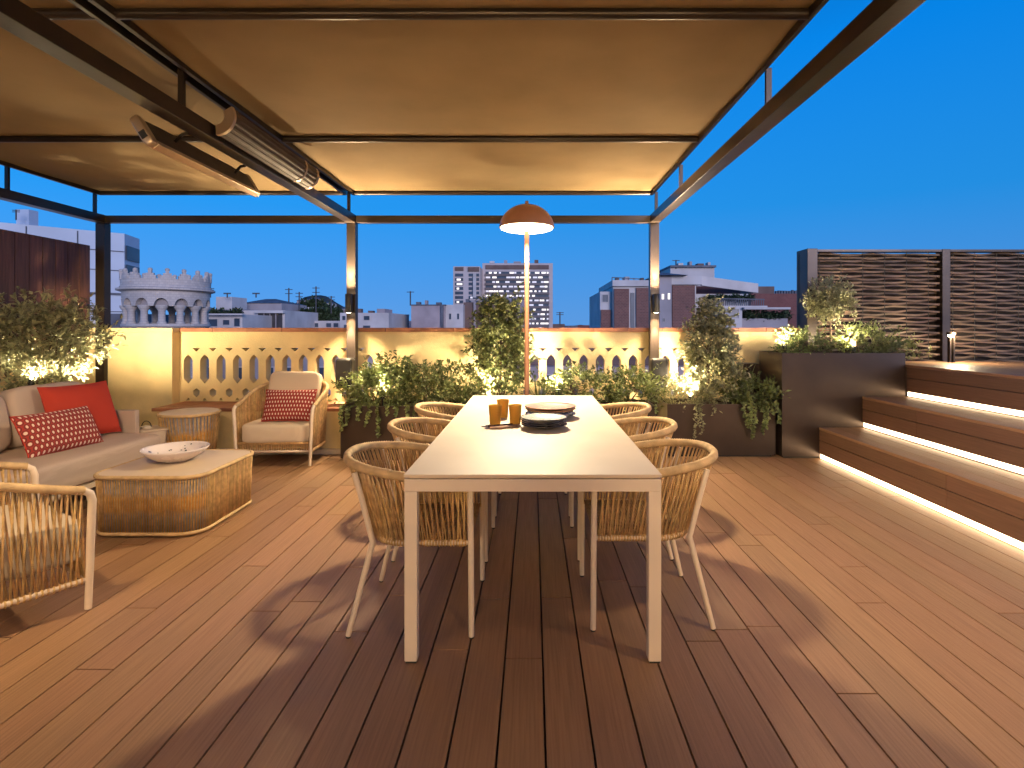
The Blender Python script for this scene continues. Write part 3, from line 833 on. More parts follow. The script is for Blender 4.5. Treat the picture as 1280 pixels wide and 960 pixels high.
t = thing('pillow', (-3.54, 4.2, .43), 'dark red oblong pillow with cream dots, lying on the sofa before the plain red one', 'pillow')
place(pillow(.60, .33, .15), M2).build('cover', 'cushion_dots', t, smooth=True)
piping(.60, .33, M2).build('piping', 'cushion_red', t, smooth=True)

# lounge chair -----------------------------------------------------------
def lounge_chair(label):
    t = thing('lounge_chair', (0, 0, 0), label, 'armchair', 'rope lounge armchairs')
    # forward = +X
    U = resample(upath(.33, .405, .345, 8, 28, .0), 260)
    rail = []
    for i, (x, y) in enumerate(U):
        s = i / 259; e = sin(pi * s)
        rail.append(Vector((x, y, .575 + .20 * max(0, e) ** 1.15)))
    MB().tube(rail, [(.020 + (.0016 if i % 2 else -.001)) for i in range(260)], 8).build('armrest_rim', 'rope_rim', t, autos=70)
    base = [Vector((x, y, .145)) for x, y in resample(upath(.345, .375, .30, 8, 24, .0), 260)]
    MB().tube(base, .014, 6).build('base_frame', 'cream_metal', t, smooth=True)
    rp = MB(); N_ = 156
    for k in range(N_):
        a = rail[int(1 + 257 * k/(N_-1))]
        j = int(1 + 257 * k/(N_-1) + (4 if k % 2 else -4)); j = min(259, max(0, j)); b = base[j]
        o = Vector((a.x, a.y, 0)).normalized() * (.007 if k % 2 else -.005)
        rp.tube([a + o + Vector((0, 0, .008)), (a+b)/2 + o, b + o*.3 + Vector((0, 0, -.014))], .0048, 5)
    rp.build('rope_back', 'rope_tan', t, smooth=True)
    bd = MB()
    for k in range(2, 256, 3): bd.tube([base[k], base[k+1]], .0185, 6)
    for k in range(62):
        yy = -.365 + .73*k/61; bd.tube([(.345, yy, .215), (.345, yy + (.004 if k % 2 else -.004), .14)], .0048, 5)
    bd.tube([(.345, -.37, .225), (.345, .37, .225)], .013, 8)
    bd.build('rope_apron', 'rope_tan', t, smooth=True)
    MB().tube([(.345, -.375, .145), (.345, .375, .145)], .012, 8).build('front_rail', 'cream_metal', t, smooth=True)
    for sy in (-1, 1):
        pts = [(.355, sy*.375, .006), (.362, sy*.395, .45), (.362, sy*.402, .52), (.352, sy*.404, .556), (.328, sy*.405, .573), (.30, sy*.405, .578)]
        MB().tube(pts, [.015, .0175, .0175, .0175, .0175, .0175], 12).build('leg', 'cream_metal', t, autos=60)
        MB().tube([(-.25, sy*.29, .006), (-.24, sy*.28, .145)], [.013, .016], 12).build('leg', 'cream_metal', t, autos=60)
    MB().superbox((.045, 0, .315), (.325, .345, .095), 9, 14, None, .04).build('seat_cushion', 'cushion_cream', t, smooth=True)
    Mb = Matrix.Rotation(radians(-14), 3, 'Y')
    MB().superbox((-.195, .0, .62), (.08, .285, .25), 7, 14, Mb).build('back_cushion', 'cushion_cream', t, smooth=True)
    return t
lc = lounge_chair('cream cushioned rope armchair by the parapet, holding a dotted red pillow')
lc2 = copy_tree(lc)
lc.scale = (1, .92, 1); lc.location = (-2.50, 5.72, 0); lc.rotation_euler = (0, 0, -pi/2 + .04)
lc2['label'] = 'rope armchair at the left edge, nearest the viewer, turned towards the coffee table'
fw = Vector((.555, .832)); 
near_front = Vector((-2.10, 2.645))
side = Vector((-.832, .555))
cc = near_front - fw * .355 + side * .375
lc2.location = (cc.x, cc.y, 0); lc2.rotation_euler = (0, 0, math.atan2(.832, .555))
M3 = basis((-2.41, 5.55, .565), (1, 0.05, 0), (0, .38, 1))
t = thing('pillow', (-2.36, 5.55, .42), 'dark red pillow with cream dots on the armchair by the parapet', 'pillow')
place(pillow(.50, .32, .15), M3).build('cover', 'cushion_dots', t, smooth=True)
piping(.50, .32, M3).build('piping', 'cushion_red', t, smooth=True)
pc = cc - fw * .08
M4 = basis((pc.x, pc.y, .52), (side.x, side.y, 0), (-.3*fw.x, -.3*fw.y, 1))
t = thing('pillow', (pc.x, pc.y, .42), 'red dotted pillow behind the ropes of the armchair at the left edge', 'pillow')
place(pillow(.46, .32, .14), M4).build('cover', 'cushion_dots', t, smooth=True)
piping(.46, .32, M4).build('piping', 'cushion_red', t, smooth=True)

# round rope stool table
stp = Vector((-3.34, 5.45, 0))
rs = thing('rope_side_table', stp, 'round orange and grey rope drum table beside the low ledge', 'side table')
MB().lathe([(0, .50), (.245, .50), (.25, .505), (.25, .518), (.245, .522), (0, .522)], stp, 48).build('tabletop', 'tiles_cream', rs, autos=35)
cir = lambda r, z, n=150, ph=0: [(stp.x + r*cos(2*pi*i/n+ph), stp.y + r*sin(2*pi*i/n+ph), z) for i in range(n)]
rm = MB().tube(cir(.258, .505), [.013 + (.0015 if i % 2 else 0) for i in range(150)], 8, closed=True).tube(cir(.215, .02), .012, 8, closed=True)
rm.build('rope_rim', 'rope_rim', rs, smooth=True)
rp = MB(); A_, B_ = cir(.258, .495), cir(.215, .025)
for i in [int(q*1.5) for q in range(100)]: rp.tube([A_[i], B_[(i+3) % 150]], .0042, 5)
rp.build('rope_side', 'rope_tan', rs, smooth=True)
rp = MB(); A_, B_ = cir(.235, .495), cir(.20, .025)
for i in range(0, 150):
    for d_ in (9, -9): rp.tube([A_[i], B_[(i+d_) % 150]], .0045, 4)
rp.build('inner_rope_layer', 'band_high', rs, smooth=True)
MB().lathe([(0, .01), (.18, .01), (.18, .49), (0, .49)], stp, 24).build('core', 'band_high', rs)
# small cream side table with wire handle
sp_ = Vector((-3.55, 5.19, 0))
st = thing('side_table', sp_, 'small round cream side table tucked beside the sofa end', 'side table')
MB().lathe([(0, .385), (.16, .385), (.165, .39), (.165, .40), (.16, .405), (0, .405)], sp_, 40).build('tabletop', 'cream_top', st, autos=35)
MB().lathe([(.02, .384), (.15, .384), (.10, .02), (.13, .0), (0, 0)], sp_, 40).build('pedestal', 'cream_metal', st, autos=35)
hp = sp_ + Vector((-.01, -.03, .406))
t = thing('lantern', hp, 'small candle holder with a dark wire loop on the round cream side table', 'candle holder')
MB().lathe([(0, 0), (.04, 0), (.043, .004), (.043, .02), (.038, .02), (.038, .006), (0, .006)], hp, 24).build('dish', 'tiles_cream', t, autos=35)
MB().tube([hp + Vector((.044*cos(a), 0, .012 + .055*sin(a))) for a in [pi*i/14 for i in range(15)]], .004, 8).build('handle', 'black_plastic', t, smooth=True)

# things on the dining table --------------------------------------------
ZT = .7505
def tumbler(px, py, lab):
    Y = (EYE - ZT) * FOC / (py - VPY); p = W(px, py, Y)
    pr = [(0, 0), (.030, 0), (.032, .003), (.0395, .112), (.0395, .114), (.037, .114), (.0295, .012), (0, .010)]
    o = MB().lathe([(r, ZT + z) for r, z in pr], (p.x, Y, 0), 28).build('glass_tumbler', 'amber_glass', None, smooth=True, origin=(p.x, Y, ZT))
    tag(o, lab, 'glass', 'amber glasses on the table')
tumbler(619, 530, 'amber glass tumbler on the table, the left one of the front pair')
tumbler(628.5, 521.5, 'amber glass tumbler on the table, the one standing behind the other two')
tumbler(644, 529.5, 'amber glass tumbler next to the dark plates, right one of the front pair')
def plate(c, r, z, m, name='plate', parent=None, depth=.02):
    pr = [(0, 0), (.5*r, 0), (.55*r, .003), (.8*r, depth*.6), (r, depth), (r*1.0, depth+.003), (.97*r, depth+.004), (.78*r, depth*.6+.005), (.56*r, .0085), (0, .0075)]
    return MB().lathe([(a, z + b) for a, b in pr], (c[0], c[1], 0), 48).build(name, m, parent, smooth=True, origin=(c[0], c[1], z))
dc = (W(680, 0, 3.27).x, 3.27)
ords = ['lowest', 'second lowest', 'second from the top', 'topmost']
for k in range(4):
    o = plate((dc[0] + rng.uniform(-.003, .003), dc[1]), .134, ZT + k*.0125, 'plate_dark' if k < 3 else 'plate_pattern')
    tag(o, ('dark glazed plate, %s of the front stack on the table' % ords[k]) if k < 3 else 'pale patterned plate with dark rim, topmost of the front stack', 'plate', 'plates stacked on the table')
    if k == 3:
        MB().lathe([(.1345, o.location.z + .0205), (.1365, o.location.z + .021), (.136, o.location.z + .026), (.1295, o.location.z + .0245)], (dc[0], dc[1], 0), 48).build('rim', 'plate_dark', o, smooth=True)
bc = (W(688, 0, 3.66).x, 3.66)
z_ = ZT
for k, (r, m, lab) in enumerate(((.165, 'plate_dark', 'dark wide plate at the bottom of the rear stack on the table'),
                                 (.150, 'plate_dark', 'dark plate in the middle of the rear stack on the table'),
                                 (.166, 'plate_brown', 'lower brown platter near the top of the rear stack'),
                                 (.168, 'plate_brown', 'brown terracotta coloured platter on top of the rear stack'))):
    o = plate(bc, r, z_, m, depth=.022); tag(o, lab, 'plate', 'plates stacked on the table'); z_ += .016
# napkin and cutlery
np_ = W(625, 536, 3.25)
o = MB()
Mz = Matrix.Rotation(radians(24), 3, 'Z')
o.superbox((np_.x + .02, 3.25, ZT + .006), (.085, .032, .006), 4, 10, Mz)
tag(o.build('napkin', 'napkin', None, smooth=True), 'folded brown napkin in front of the amber glasses', 'napkin')
for k, (dx, dy, lab) in enumerate(((-.035, -.008, 'dark metal fork on the left of the napkin'), (-.02, .012, 'dark metal spoon lying on the napkin'))):
    c_ = Vector((np_.x + dx, 3.25 + dy, ZT + .014)); dv = Mz @ Vector((1, 0, 0))
    nm = 'fork' if k == 0 else 'spoon'
    t = thing(nm, c_, lab, nm)
    MB().tube([c_ - dv*.02, c_ + dv*.10], [.003, .004], 8, flat=.5).build('handle', 'cutlery', t, smooth=True)
    if k == 0:
        tn = MB(); pv = Vector((-dv.y, dv.x, 0))
        tn.tube([c_ - dv*.02, c_ - dv*.035], [.003, .009], 8, flat=.4)
        for q in (-1.5, -.5, .5, 1.5): tn.tube([c_ - dv*.035 + pv*q*.0045, c_ - dv*.075 + pv*q*.005], .0014, 6)
        tn.build('tines', 'cutlery', t, smooth=True)
    else:
        MB().superbox(c_ - dv*.045, (.028, .016, .004), 2, 10, Mz).build('spoon_bowl', 'cutlery', t, smooth=True)

for o in list(COL.objects):
    if o.type == 'MESH' and 'cushion' in o.name and o.data.users == 1 or (o.type == 'MESH' and 'cushion' in o.name and not o.data.get('soft')):
        if o.data.get('soft'): continue
        o.data['soft'] = 1
        sd = len(o.name) + o.matrix_basis.translation.x
        for v in o.data.vertices:
            n_ = v.normal; q = v.co
            v.co = q + n_ * (.010 * noise.noise(q * 4.0 + Vector((sd, 0, 0))) + .004 * noise.noise(q * 13.0))
# ================================================================ PLANTERS
def planter(x0, x1, y0, y1, z1, label, name='planter'):
    t = thing(name, ((x0+x1)/2, (y0+y1)/2, 0), label, 'planter', 'brown metal planters')
    m = MB(); th = .012
    m.box(x0, x1, y0, y0+th, .02, z1).box(x0, x1, y1-th, y1, .02, z1).box(x0, x0+th, y0+th, y1-th, .02, z1).box(x1-th, x1, y0+th, y1-th, .02, z1)
    m.build('body', 'planter_metal', t)
    MB().box(x0+.03, x1-.03, y0+.03, y1-.03, 0, .02).build('plinth', 'black_plastic', t)
    MB().box(x0+th, x1-th, y0+th, y1-th, z1-.09, z1-.04).build('soil_bed', 'soil', t)
    return t
planter(-1.93, -.08, 5.62, 6.14, .545, 'long low brown planter left of the floor lamp, behind the left chairs')
planter(.02, 1.24, 5.62, 6.14, .545, 'low brown planter directly behind the right chairs of the table')
planter(1.385, 2.50, 5.77, 6.25, .545, 'low brown planter between the right pergola post and the tall planter')
tp = planter(2.54, 3.795, 5.705, 6.28, 1.075, 'tall brown metal planter at the far end of the steps')
sb = thing('storage_box', (2.45, 6.3, 0), 'stepped dark metal box tucked beside the tall planter and parapet', 'box')
MB().box(2.36, 2.536, 6.27, 6.49, 0, .93).build('body', 'planter_metal', sb, bevel=.004)
MB().box(2.22, 2.358, 6.30, 6.49, 0, .80).build('lower_box', 'planter_metal', sb, bevel=.004)
planter(-5.0, -4.28, 4.6, 5.75, .48, 'brown metal planter behind the sofa holding the left shrub')

# ================================================================ PLANTS
def leaf(m, p, d, n_, L, w):
    s_ = d.cross(n_)
    if s_.length < 1e-4: return
    s_.normalize(); n2 = s_.cross(d).normalized()
    b = len(m.v)
    mid = p + d * L * .45
    m.v += [tuple(p), tuple(mid + s_*w/2 + n2*w*.15), tuple(p + d*L - n2*L*.08), tuple(mid - s_*w/2 + n2*w*.15)]
    m.f += [(b, b+1, b+2), (b, b+2, b+3)]
def rdir():
    while True:
        v = Vector((rng.uniform(-1, 1), rng.uniform(-1, 1), rng.uniform(-1, 1)))
        if .05 < v.length < 1: return v.normalized()
def crown(m, st, c, rad, ntw, nl, L, w, seed=0, hollow=.35, up=.35, stem_to=None, tw_len=.09):
    c = Vector(c)
    for k in range(ntw):
        d = rdir()
        f = 1 + .55 * noise.noise(d * 2.1 + Vector((seed, 3, 1))) + .35 * noise.noise(d * 5 + Vector((seed, 7, 1)))
        q = (hollow + (1 - hollow) * rng.random() ** .6) * f
        p = c + Vector((d.x*rad[0], d.y*rad[1], d.z*rad[2])) * q
        if noise.noise(p * 9 + Vector((seed, 0, 0))) < -.12: continue
        td = (d + Vector((0, 0, up)) + rdir()*.6).normalized()
        tl = tw_len * rng.uniform(.6, 1.3)
        if st is not None and k % 4 == 0: st.tube([p - d*tl*1.2, p, p + td*tl], [.003, .0022, .001], 4, caps=False)
        for j in range(nl):
            s_ = j / max(1, nl - 1)
            lp = p + td * tl * s_
            ld = (td * .6 + rdir() * .9 + Vector((0, 0, .1))).normalized()
            leaf(m, lp, ld, (Vector((0, 0, 1)) + rdir()*.8).normalized(), L*rng.uniform(.7, 1.6), w*rng.uniform(.9, 1.9))
def plant(name, label, base, crowns, leafm, stems=1, cat='plant', group=None, L=.045, w=.018, stem_r=.012, trail=None, hollow=.35, nl=7):
    t = thing(name, base, label, cat, group)
    m = MB(); st = MB(); base = Vector(base)
    for i, (c, rad, ntw) in enumerate(crowns):
        crown(m, st, c, tuple(q*1.12 for q in rad), int(ntw*1.25), nl, L, w, seed=len(bpy.data.objects) * .37 + i, hollow=hollow)
        c = Vector(c)
        for s_ in range(stems):
            o = Vector((rng.uniform(-.03, .03), rng.uniform(-.03, .03), 0)) * (stems - .9)
            e = c + Vector((rng.uniform(-.5, .5)*rad[0], rng.uniform(-.5, .5)*rad[1], rng.uniform(-.1, .5)*rad[2]))
            mid = (base + o + e) / 2 + Vector((rng.uniform(-.02, .02), rng.uniform(-.02, .02), 0))
            s1 = MB().tube([base + o, mid, e], [stem_r, stem_r*.7, stem_r*.25], 7)
            for bq in range(4):
                p = mid.lerp(e, rng.uniform(.2, 1)); dd = rdir(); dd.z = abs(dd.z)
                s1.tube([p, p + Vector((dd.x*rad[0], dd.y*rad[1], dd.z*rad[2]))*.55], [stem_r*.4, .0015], 5)
            s1.build('stem', 'bark', t, smooth=True)
    if trail:
        for (x, y, z, ln) in trail:
            p = Vector((x, y, z)); pts = [p.copy()]; dr = Vector((rng.uniform(-.3, .3), -.9, .1)).normalized()
            for k in range(int(ln / .02)):
                dr = (dr * .72 + Vector((rng.uniform(-.3, .3), -.02, -.45))).normalized()
                p = p + dr * .02
                if p.y > y - .02: p.y = y - .02
                pts.append(p.copy())
                for q in range(3):
                    leaf(m, p, (rdir() + Vector((0, -.6, 0))).normalized(), (Vector((0, -1, .4)) + rdir()*.5).normalized(), L*.9*rng.uniform(.6, 1.2), w*1.6)
            st.tube(pts, .0018, 4, caps=False)
    m.build('foliage', leafm, t)
    return t
def spiky(label, base, n, ln, m_, spread=.6, wd=.012):
    t = thing('grass_plant', base, label, 'plant', 'strappy grass plants in the planters')
    m = MB(); base = Vector(base)
    for k in range(n):
        a = rng.uniform(0, 2*pi); tilt = rng.uniform(.05, spread); l = ln * rng.uniform(.6, 1.1)
        hd = Vector((cos(a), sin(a), 0)); sd = Vector((-sin(a), cos(a), 0)); b = len(m.v); p = base + hd * rng.uniform(0, .04)
        seg = 7
        for i in range(seg + 1):
            s_ = i / seg; ang = tilt + s_ * tilt * 1.6
            q = wd * (1 - s_) ** .6 * (.6 + .4*min(1, s_*4)) / 2 + .0004
            m.v += [tuple(p - sd*q), tuple(p + sd*q)]
            p = p + (hd * sin(ang) + Vector((0, 0, cos(ang)))) * l / seg
        for i in range(seg): m.f.append((b+2*i, b+2*i+1, b+2*i+3, b+2*i+2))
    m.build('foliage', m_, t)
    return t

# left shrub
c0 = W(46, 425, 5.15)
plant('olive_shrub', 'big pale leafed shrub uplit against the timber fence behind the sofa', (c0.x, 5.15, .42),
      [((c0.x - .08, 5.15, 1.27), (.33, .28, .30), 420), ((c0.x + .24, 5.25, 1.22), (.22, .26, .32), 300), ((c0.x + .03, 5.12, .95), (.24, .22, .22), 210), ((c0.x-.42, 5.2, 1.2), (.2, .2, .3), 150)],
      'leaf_pale', stems=3, cat='shrub', L=.05, w=.02, stem_r=.014)
# planter A
SA = 'leafy shrubs in the low planters'
p = W(475, 490, 5.88)
plant('shrub', 'bushy glossy shrub spilling over the left end of the long planter', (p.x, 5.88, .47),
      [((p.x + .0, 5.88, .70), (.36, .24, .20), 420), ((p.x + .14, 5.85, .84), (.22, .2, .14), 150)], 'leaf_green', stems=3, cat='shrub', group=SA, L=.042, w=.02,
      trail=[(p.x - .3 + .09*k, 5.62, .56, rng.uniform(.10, .34)) for k in range(9)])
p = W(537, 488, 5.88)
plant('shrub', 'rounded dark green shrub in the long planter, right of the uplit one', (p.x, 5.88, .47),
      [((p.x, 5.88, .71), (.30, .22, .18), 380), ((p.x + .2, 5.85, .62), (.2, .2, .12), 130)], 'leaf_olive', stems=3, cat='shrub', group=SA, L=.04, w=.017,
      trail=[(p.x - .25 + .1*k, 5.62, .56, rng.uniform(.06, .2)) for k in range(6)])
spiky('strappy grass plant in the long planter, left of the columnar shrub', W(578, 508, 5.82), 46, .34, 'leaf_green')
p = W(622, 440, 5.88)
plant('columnar_shrub', 'tall columnar shrub left of the floor lamp pole', (p.x, 5.88, .47),
      [((p.x + .03, 5.88, 1.42), (.20, .19, .21), 330), ((p.x, 5.88, 1.14), (.25, .22, .24), 380), ((p.x - .02, 5.87, .82), (.27, .23, .24), 360), ((p.x + .22, 5.88, 1.02), (.14, .14, .16), 90)],
      'leaf_olive', stems=2, cat='shrub', group='columnar shrubs', L=.042, w=.02, stem_r=.012)
# planter B
spiky('strappy grass plant right beside the floor lamp pole', W(674, 508, 5.8), 46, .34, 'leaf_green')
p = W(722, 490, 5.88)
plant('shrub', 'low shrub behind the table, between floor lamp and right post', (p.x, 5.88, .47), [((p.x, 5.88, .70), (.30, .22, .16), 380)], 'leaf_olive', stems=3, cat='shrub', group=SA, L=.038, w=.017)
p = W(787, 488, 5.88)
plant('shrub', 'low reddish green shrub just left of the right speaker', (p.x, 5.88, .47), [((p.x, 5.88, .70), (.28, .22, .16), 340)], 'leaf_green', stems=3, cat='shrub', group=SA, L=.038, w=.017,
      trail=[(p.x - .1 + .1*k, 5.62, .56, rng.uniform(.06, .16)) for k in range(4)])
# planter C
p = W(888, 440, 5.98)
plant('columnar_shrub', 'tall columnar shrub in the planter right of the right post', (p.x, 5.98, .47),
      [((p.x + .0, 5.98, 1.40), (.15, .14, .17), 190), ((p.x, 5.98, 1.16), (.21, .19, .22), 320), ((p.x + .02, 5.98, .86), (.25, .22, .25), 360)],
      'leaf_pale', stems=2, cat='shrub', group='columnar shrubs', L=.042, w=.022, stem_r=.012)
p = W(862, 500, 5.96)
plant('shrub', 'pale feathery low shrub at the left end of the right planter with ivy trailing', (p.x, 5.96, .47), [((p.x, 5.94, .64), (.26, .20, .13), 280)], 'leaf_pale', stems=3, cat='shrub', group=SA, L=.04, w=.010,
      trail=[(p.x + .0, 5.77, .56, .42), (p.x + .03, 5.77, .56, .34), (p.x + .06, 5.77, .56, .25), (p.x+.18, 5.77, .56, .14)])
p = W(935, 505, 5.96)
plant('shrub', 'spreading shrub at the right end of the right planter, trailing over its rim', (p.x, 5.96, .47), [((p.x, 5.94, .62), (.24, .20, .14), 260)], 'leaf_green', stems=3, cat='shrub', group=SA, L=.045, w=.02,
      trail=[(p.x - .12 + .055*k, 5.77, .56, rng.uniform(.12, .40)) for k in range(7)])
spiky('long arching grass plant next to the tall planter', W(930, 510, 5.93), 40, .48, 'leaf_green', .75, .016)
# tall planter
p = W(1037, 375, 6.0)
t = thing('topiary_tree', (p.x, 6.0, 1.0), 'small lollipop topiary tree standing in the tall planter', 'tree')
m = MB(); st = MB()
crown(m, st, (p.x, 6.0, p.z), (.21, .21, .20), 760, 8, .034, .013, 5, .15, .2, tw_len=.06)
m.build('crown', 'leaf_pale', t)
st.tube([(p.x + .02, 6.0, 1.0), (p.x + .012, 6.0, 1.3), (p.x, 6.0, p.z + .05)], [.011, .009, .006], 8)
st.build('trunk', 'bark', t, smooth=True)
p = W(1082, 425, 5.98)
plant('shrub', 'low uplit shrub right of the topiary trunk in the tall planter', (p.x, 5.98, 1.0), [((p.x - .02, 5.98, 1.17), (.30, .2, .13), 330), ((p.x + .3, 5.95, 1.10), (.2, .16, .05), 110)], 'leaf_olive', stems=3, cat='shrub', group=SA, L=.032, w=.013)
p = W(1003, 430, 5.98)
plant('shrub', 'low shrub left of the topiary trunk in the tall planter', (p.x, 5.98, 1.0), [((p.x, 5.98, 1.14), (.25, .2, .11), 260)], 'leaf_green', stems=3, cat='shrub', group=SA, L=.032, w=.013,
      trail=[(p.x - .2, 5.75, 1.09, .05), (p.x + .1, 5.75, 1.09, .05)])

# uplights
def uplight(px, py, Y, e, lab, direction=(0, .35, 1), ang=110):
    p = W(px, py, Y); p.y += .07; p.z -= .02
    t = thing('spike_uplight', (p.x, p.y, p.z), lab, 'light', 'spike uplights among the plants')
    dv = Vector(direction).normalized()
    MB().tube([p, p + dv*.05], [.022, .026], 14).tube([p - Vector((0, 0, .12)), p], .006, 6).build('body', 'black_plastic', t, autos=40)
    MB().tube([p + dv*.0502, p + dv*.0515], .022, 14).build('lens', 'lens_glow', t, autos=40)
    lamp('SPOT', 'lamp', p + dv*.065, e*5.4, WARM2, t, .02, dv, 165, 1.0)
uplight(476, 497, 5.72, 20, 'spike uplight in the long planter, inside the leftmost bushy shrub')
uplight(612, 500, 5.80, 42, 'spike uplight at the foot of the columnar shrub by the floor lamp')
uplight(698, 492, 5.75, 16, 'spike uplight right of the floor lamp, behind the table')
uplight(866, 500, 5.90, 36, 'spike uplight at the left end of the right planter')
uplight(985, 436, 5.85, 14, 'spike uplight at the left corner of the tall planter')
uplight(1072, 438, 5.82, 10, 'spike uplight right of the topiary in the tall planter')
uplight(30, 480, 5.0, 26, 'spike uplight under the big pale shrub behind the sofa', (.02, .25, 1), 120)
uplight(72, 492, 4.68, 46, 'spike uplight at the right of the big pale shrub, washing the pier', (.25, .5, .85), 120)

uplight(97, 497, 5.24, 24, 'spike uplight added between the sofa end and the pier to brighten it')  # extra uplight, added only to brighten the pier
# ================================================================ CITY
def windows(parent, plane, items, glass='glass_dark', frame='city_white', dep=.06):
    """items: (x0,x1,z0,z1[,pane material]); facade faces -Y at y=plane"""
    for it in items:
        x0, x1, z0, z1 = it[:4]; gm = it[4] if len(it) > 4 else glass
        f = .08 * min(1, (x1-x0))
        w = MB().box(x0 - f, x1 + f, plane - dep, plane - .002, z1, z1 + f).box(x0 - f, x1 + f, plane - dep, plane - .002, z0 - f, z0)\
            .box(x0 - f, x0, plane - dep, plane - .002, z0, z1).box(x1, x1 + f, plane - dep, plane - .002, z0, z1).build('window', frame, parent)
        pn = MB().box(x0, x1, plane - .02, plane - .003, z0, z1)
        pn.build('pane', gm, w)
def B(px0, px1, pyt, Y): return ((px0-VPX)/FOC*Y, (px1-VPX)/FOC*Y, EYE - (pyt-VPY)/FOC*Y)
def block(parent, name, px0, px1, pyt, Y, depth, m, z0=-22):
    x0, x1, z1 = B(px0, px1, pyt, Y)
    MB().box(x0, x1, Y, Y + depth, z0, z1).build(name, m, parent); return x0, x1, z1
def antenna(parent, px, py0, py1, Y, arms=2):
    a = W(px, py0, Y); b = W(px, py1, Y); m = MB().tube([a, b], .0012*Y, 5)
    for k in range(arms):
        z = b.z - (b.z - a.z) * (.06 + .16*k); q = .0065*Y
        m.tube([(b.x - q, Y, z), (b.x + q, Y, z)], .0008*Y, 4)
    m.build('antenna', 'city_dark', parent)
# A panel clad block at left
t = thing('office_block', (-29, 32, -22), 'tall pale metal clad block rising behind the timber fence', 'building')
A0, A1, A2 = (-37.5, 21.9), (-24.5, 33.6), (-25.0, 35.6)
MB().prism([A0, A1, A2, (-40, 42)], -22, 6.99).build('wall', 'metal_panel', t)
dv = (Vector(A1) - Vector(A0)); Ln = dv.length; dv.normalize(); nv = Vector((dv.y, -dv.x))
sm = MB()
for zz in (5.9, 4.75, 3.35, 2.3, .6):
    a = Vector(A0) + nv*.03; b = Vector(A1) + nv*.03; sm.tube([(a.x, a.y, zz), (b.x, b.y, zz)], .035 if zz != 3.35 else .09, 4)
for k in range(1, 8):
    a = Vector(A0) + dv * (Ln * k / 8) + nv*.03; sm.tube([(a.x, a.y, -10), (a.x, a.y, 6.9)], .03, 4)
sm.build('panel_seams', 'roof_slate', t)
n2 = Vector((1, .25)).normalized()
for k in range(4):
    z0 = 6.3 - 1.15*k
    MB().prism([(A1[0] + .03, A1[1] + .1), (A1[0] + .08, A1[1] + .1), (A2[0] + .08, A2[1] - .1), (A2[0] + .03, A2[1] - .1)], z0 - .85, z0).build('window', 'glass_dark', t)
MB().box(-28.6, -27.9, 31, 31.6, 6.99, 7.9).build('chimney', 'metal_panel', t)
MB().box(-34, -31.5, 28, 30, 6.99, 7.5).build('roof_box', 'metal_panel', t)
antenna(t, 20, 275, 262, 30)
def clutter(t, pxs, py, Y):
    for (px, w_, h_) in pxs:
        block(t, 'roof_vent', px, px + w_, py - h_, Y, .8, rng.choice(['city_grey', 'city_white', 'roof_slate', 'city_brown']), z0=wz(py, Y) + .003)
wx = lambda px, Y: (px - VPX)/FOC*Y
wz = lambda py, Y: EYE - (py - VPY)/FOC*Y
# low dark annex
t = thing('annex_building', (-23, 31, -22), 'low dark slate annex between the clad block and the turret', 'building')
block(t, 'wall', 138, 172, 392, 31, 6, 'roof_slate')
# B turret
TYc = 28; tX = (209 - VPX)/FOC*TYc; s_ = TYc/FOC
zz = lambda py: EYE - (py - VPY) * s_
tt = thing('round_turret', (tX, TYc, -22), 'round pale stone turret with an arcade and crenellated crown', 'tower')
c_ = (tX, TYc, 0)
MB().lathe([(0, -22), (1.78, -22), (1.78, zz(410)), (1.9, zz(408)), (1.9, zz(405)), (0, zz(405))], c_, 48).build('shaft', 'city_stone', tt, autos=40)
nA = 14
for k in range(nA):
    a = 2*pi*(k + .5)/nA; x = tX + 1.66*cos(a); y = TYc + 1.66*sin(a)
    MB().lathe([(.20, zz(405)), (.20, zz(403)), (.16, zz(402)), (.15, zz(390)), (.22, zz(387)), (.27, zz(385)), (.27, zz(383))], (x, y, 0), 12).build('column', 'city_stone', tt, autos=40)
ar = MB(); NS = nA*24; R0, R1 = 1.86, 1.58; ztop = zz(366); spring = zz(384)
for i in range(NS + 1):
    th = 2*pi*i/NS; u = ((i / 24.0) % 1.0) - .5
    half = 2*pi*R0/nA; dd = abs(u) * half; ra = half * .36
    zb = spring + (sqrt(max(0, ra*ra - dd*dd)) * 1.25 if dd < ra else 0)
    for (r, z) in ((R0, zb), (R0, ztop), (R1, ztop), (R1, zb)): ar.v.append((tX + r*cos(th), TYc + r*sin(th), z))
for i in range(NS):
    for e in range(4): ar.f.append((i*4+e, i*4+4+e, i*4+4+(e+1) % 4, i*4+(e+1) % 4))
ar.build('arcade', 'city_stone', tt)
MB().lathe([(1.5, zz(383)), (1.55, zz(383)), (1.55, zz(368)), (0, zz(368))], c_, 40).build('drum', 'city_grey', tt, autos=40)
MB().lathe([(1.58, zz(366)+.002), (1.92, zz(366)+.002), (2.10, zz(364.5)), (2.10, zz(362.5)), (1.95, zz(361.5)), (1.95, zz(360)), (1.9, zz(359)), (1.92, zz(352)), (1.75, zz(352)), (1.75, zz(366)+.002)], c_, 64).build('cornice', 'city_stone', tt, autos=40)
nm_ = 17
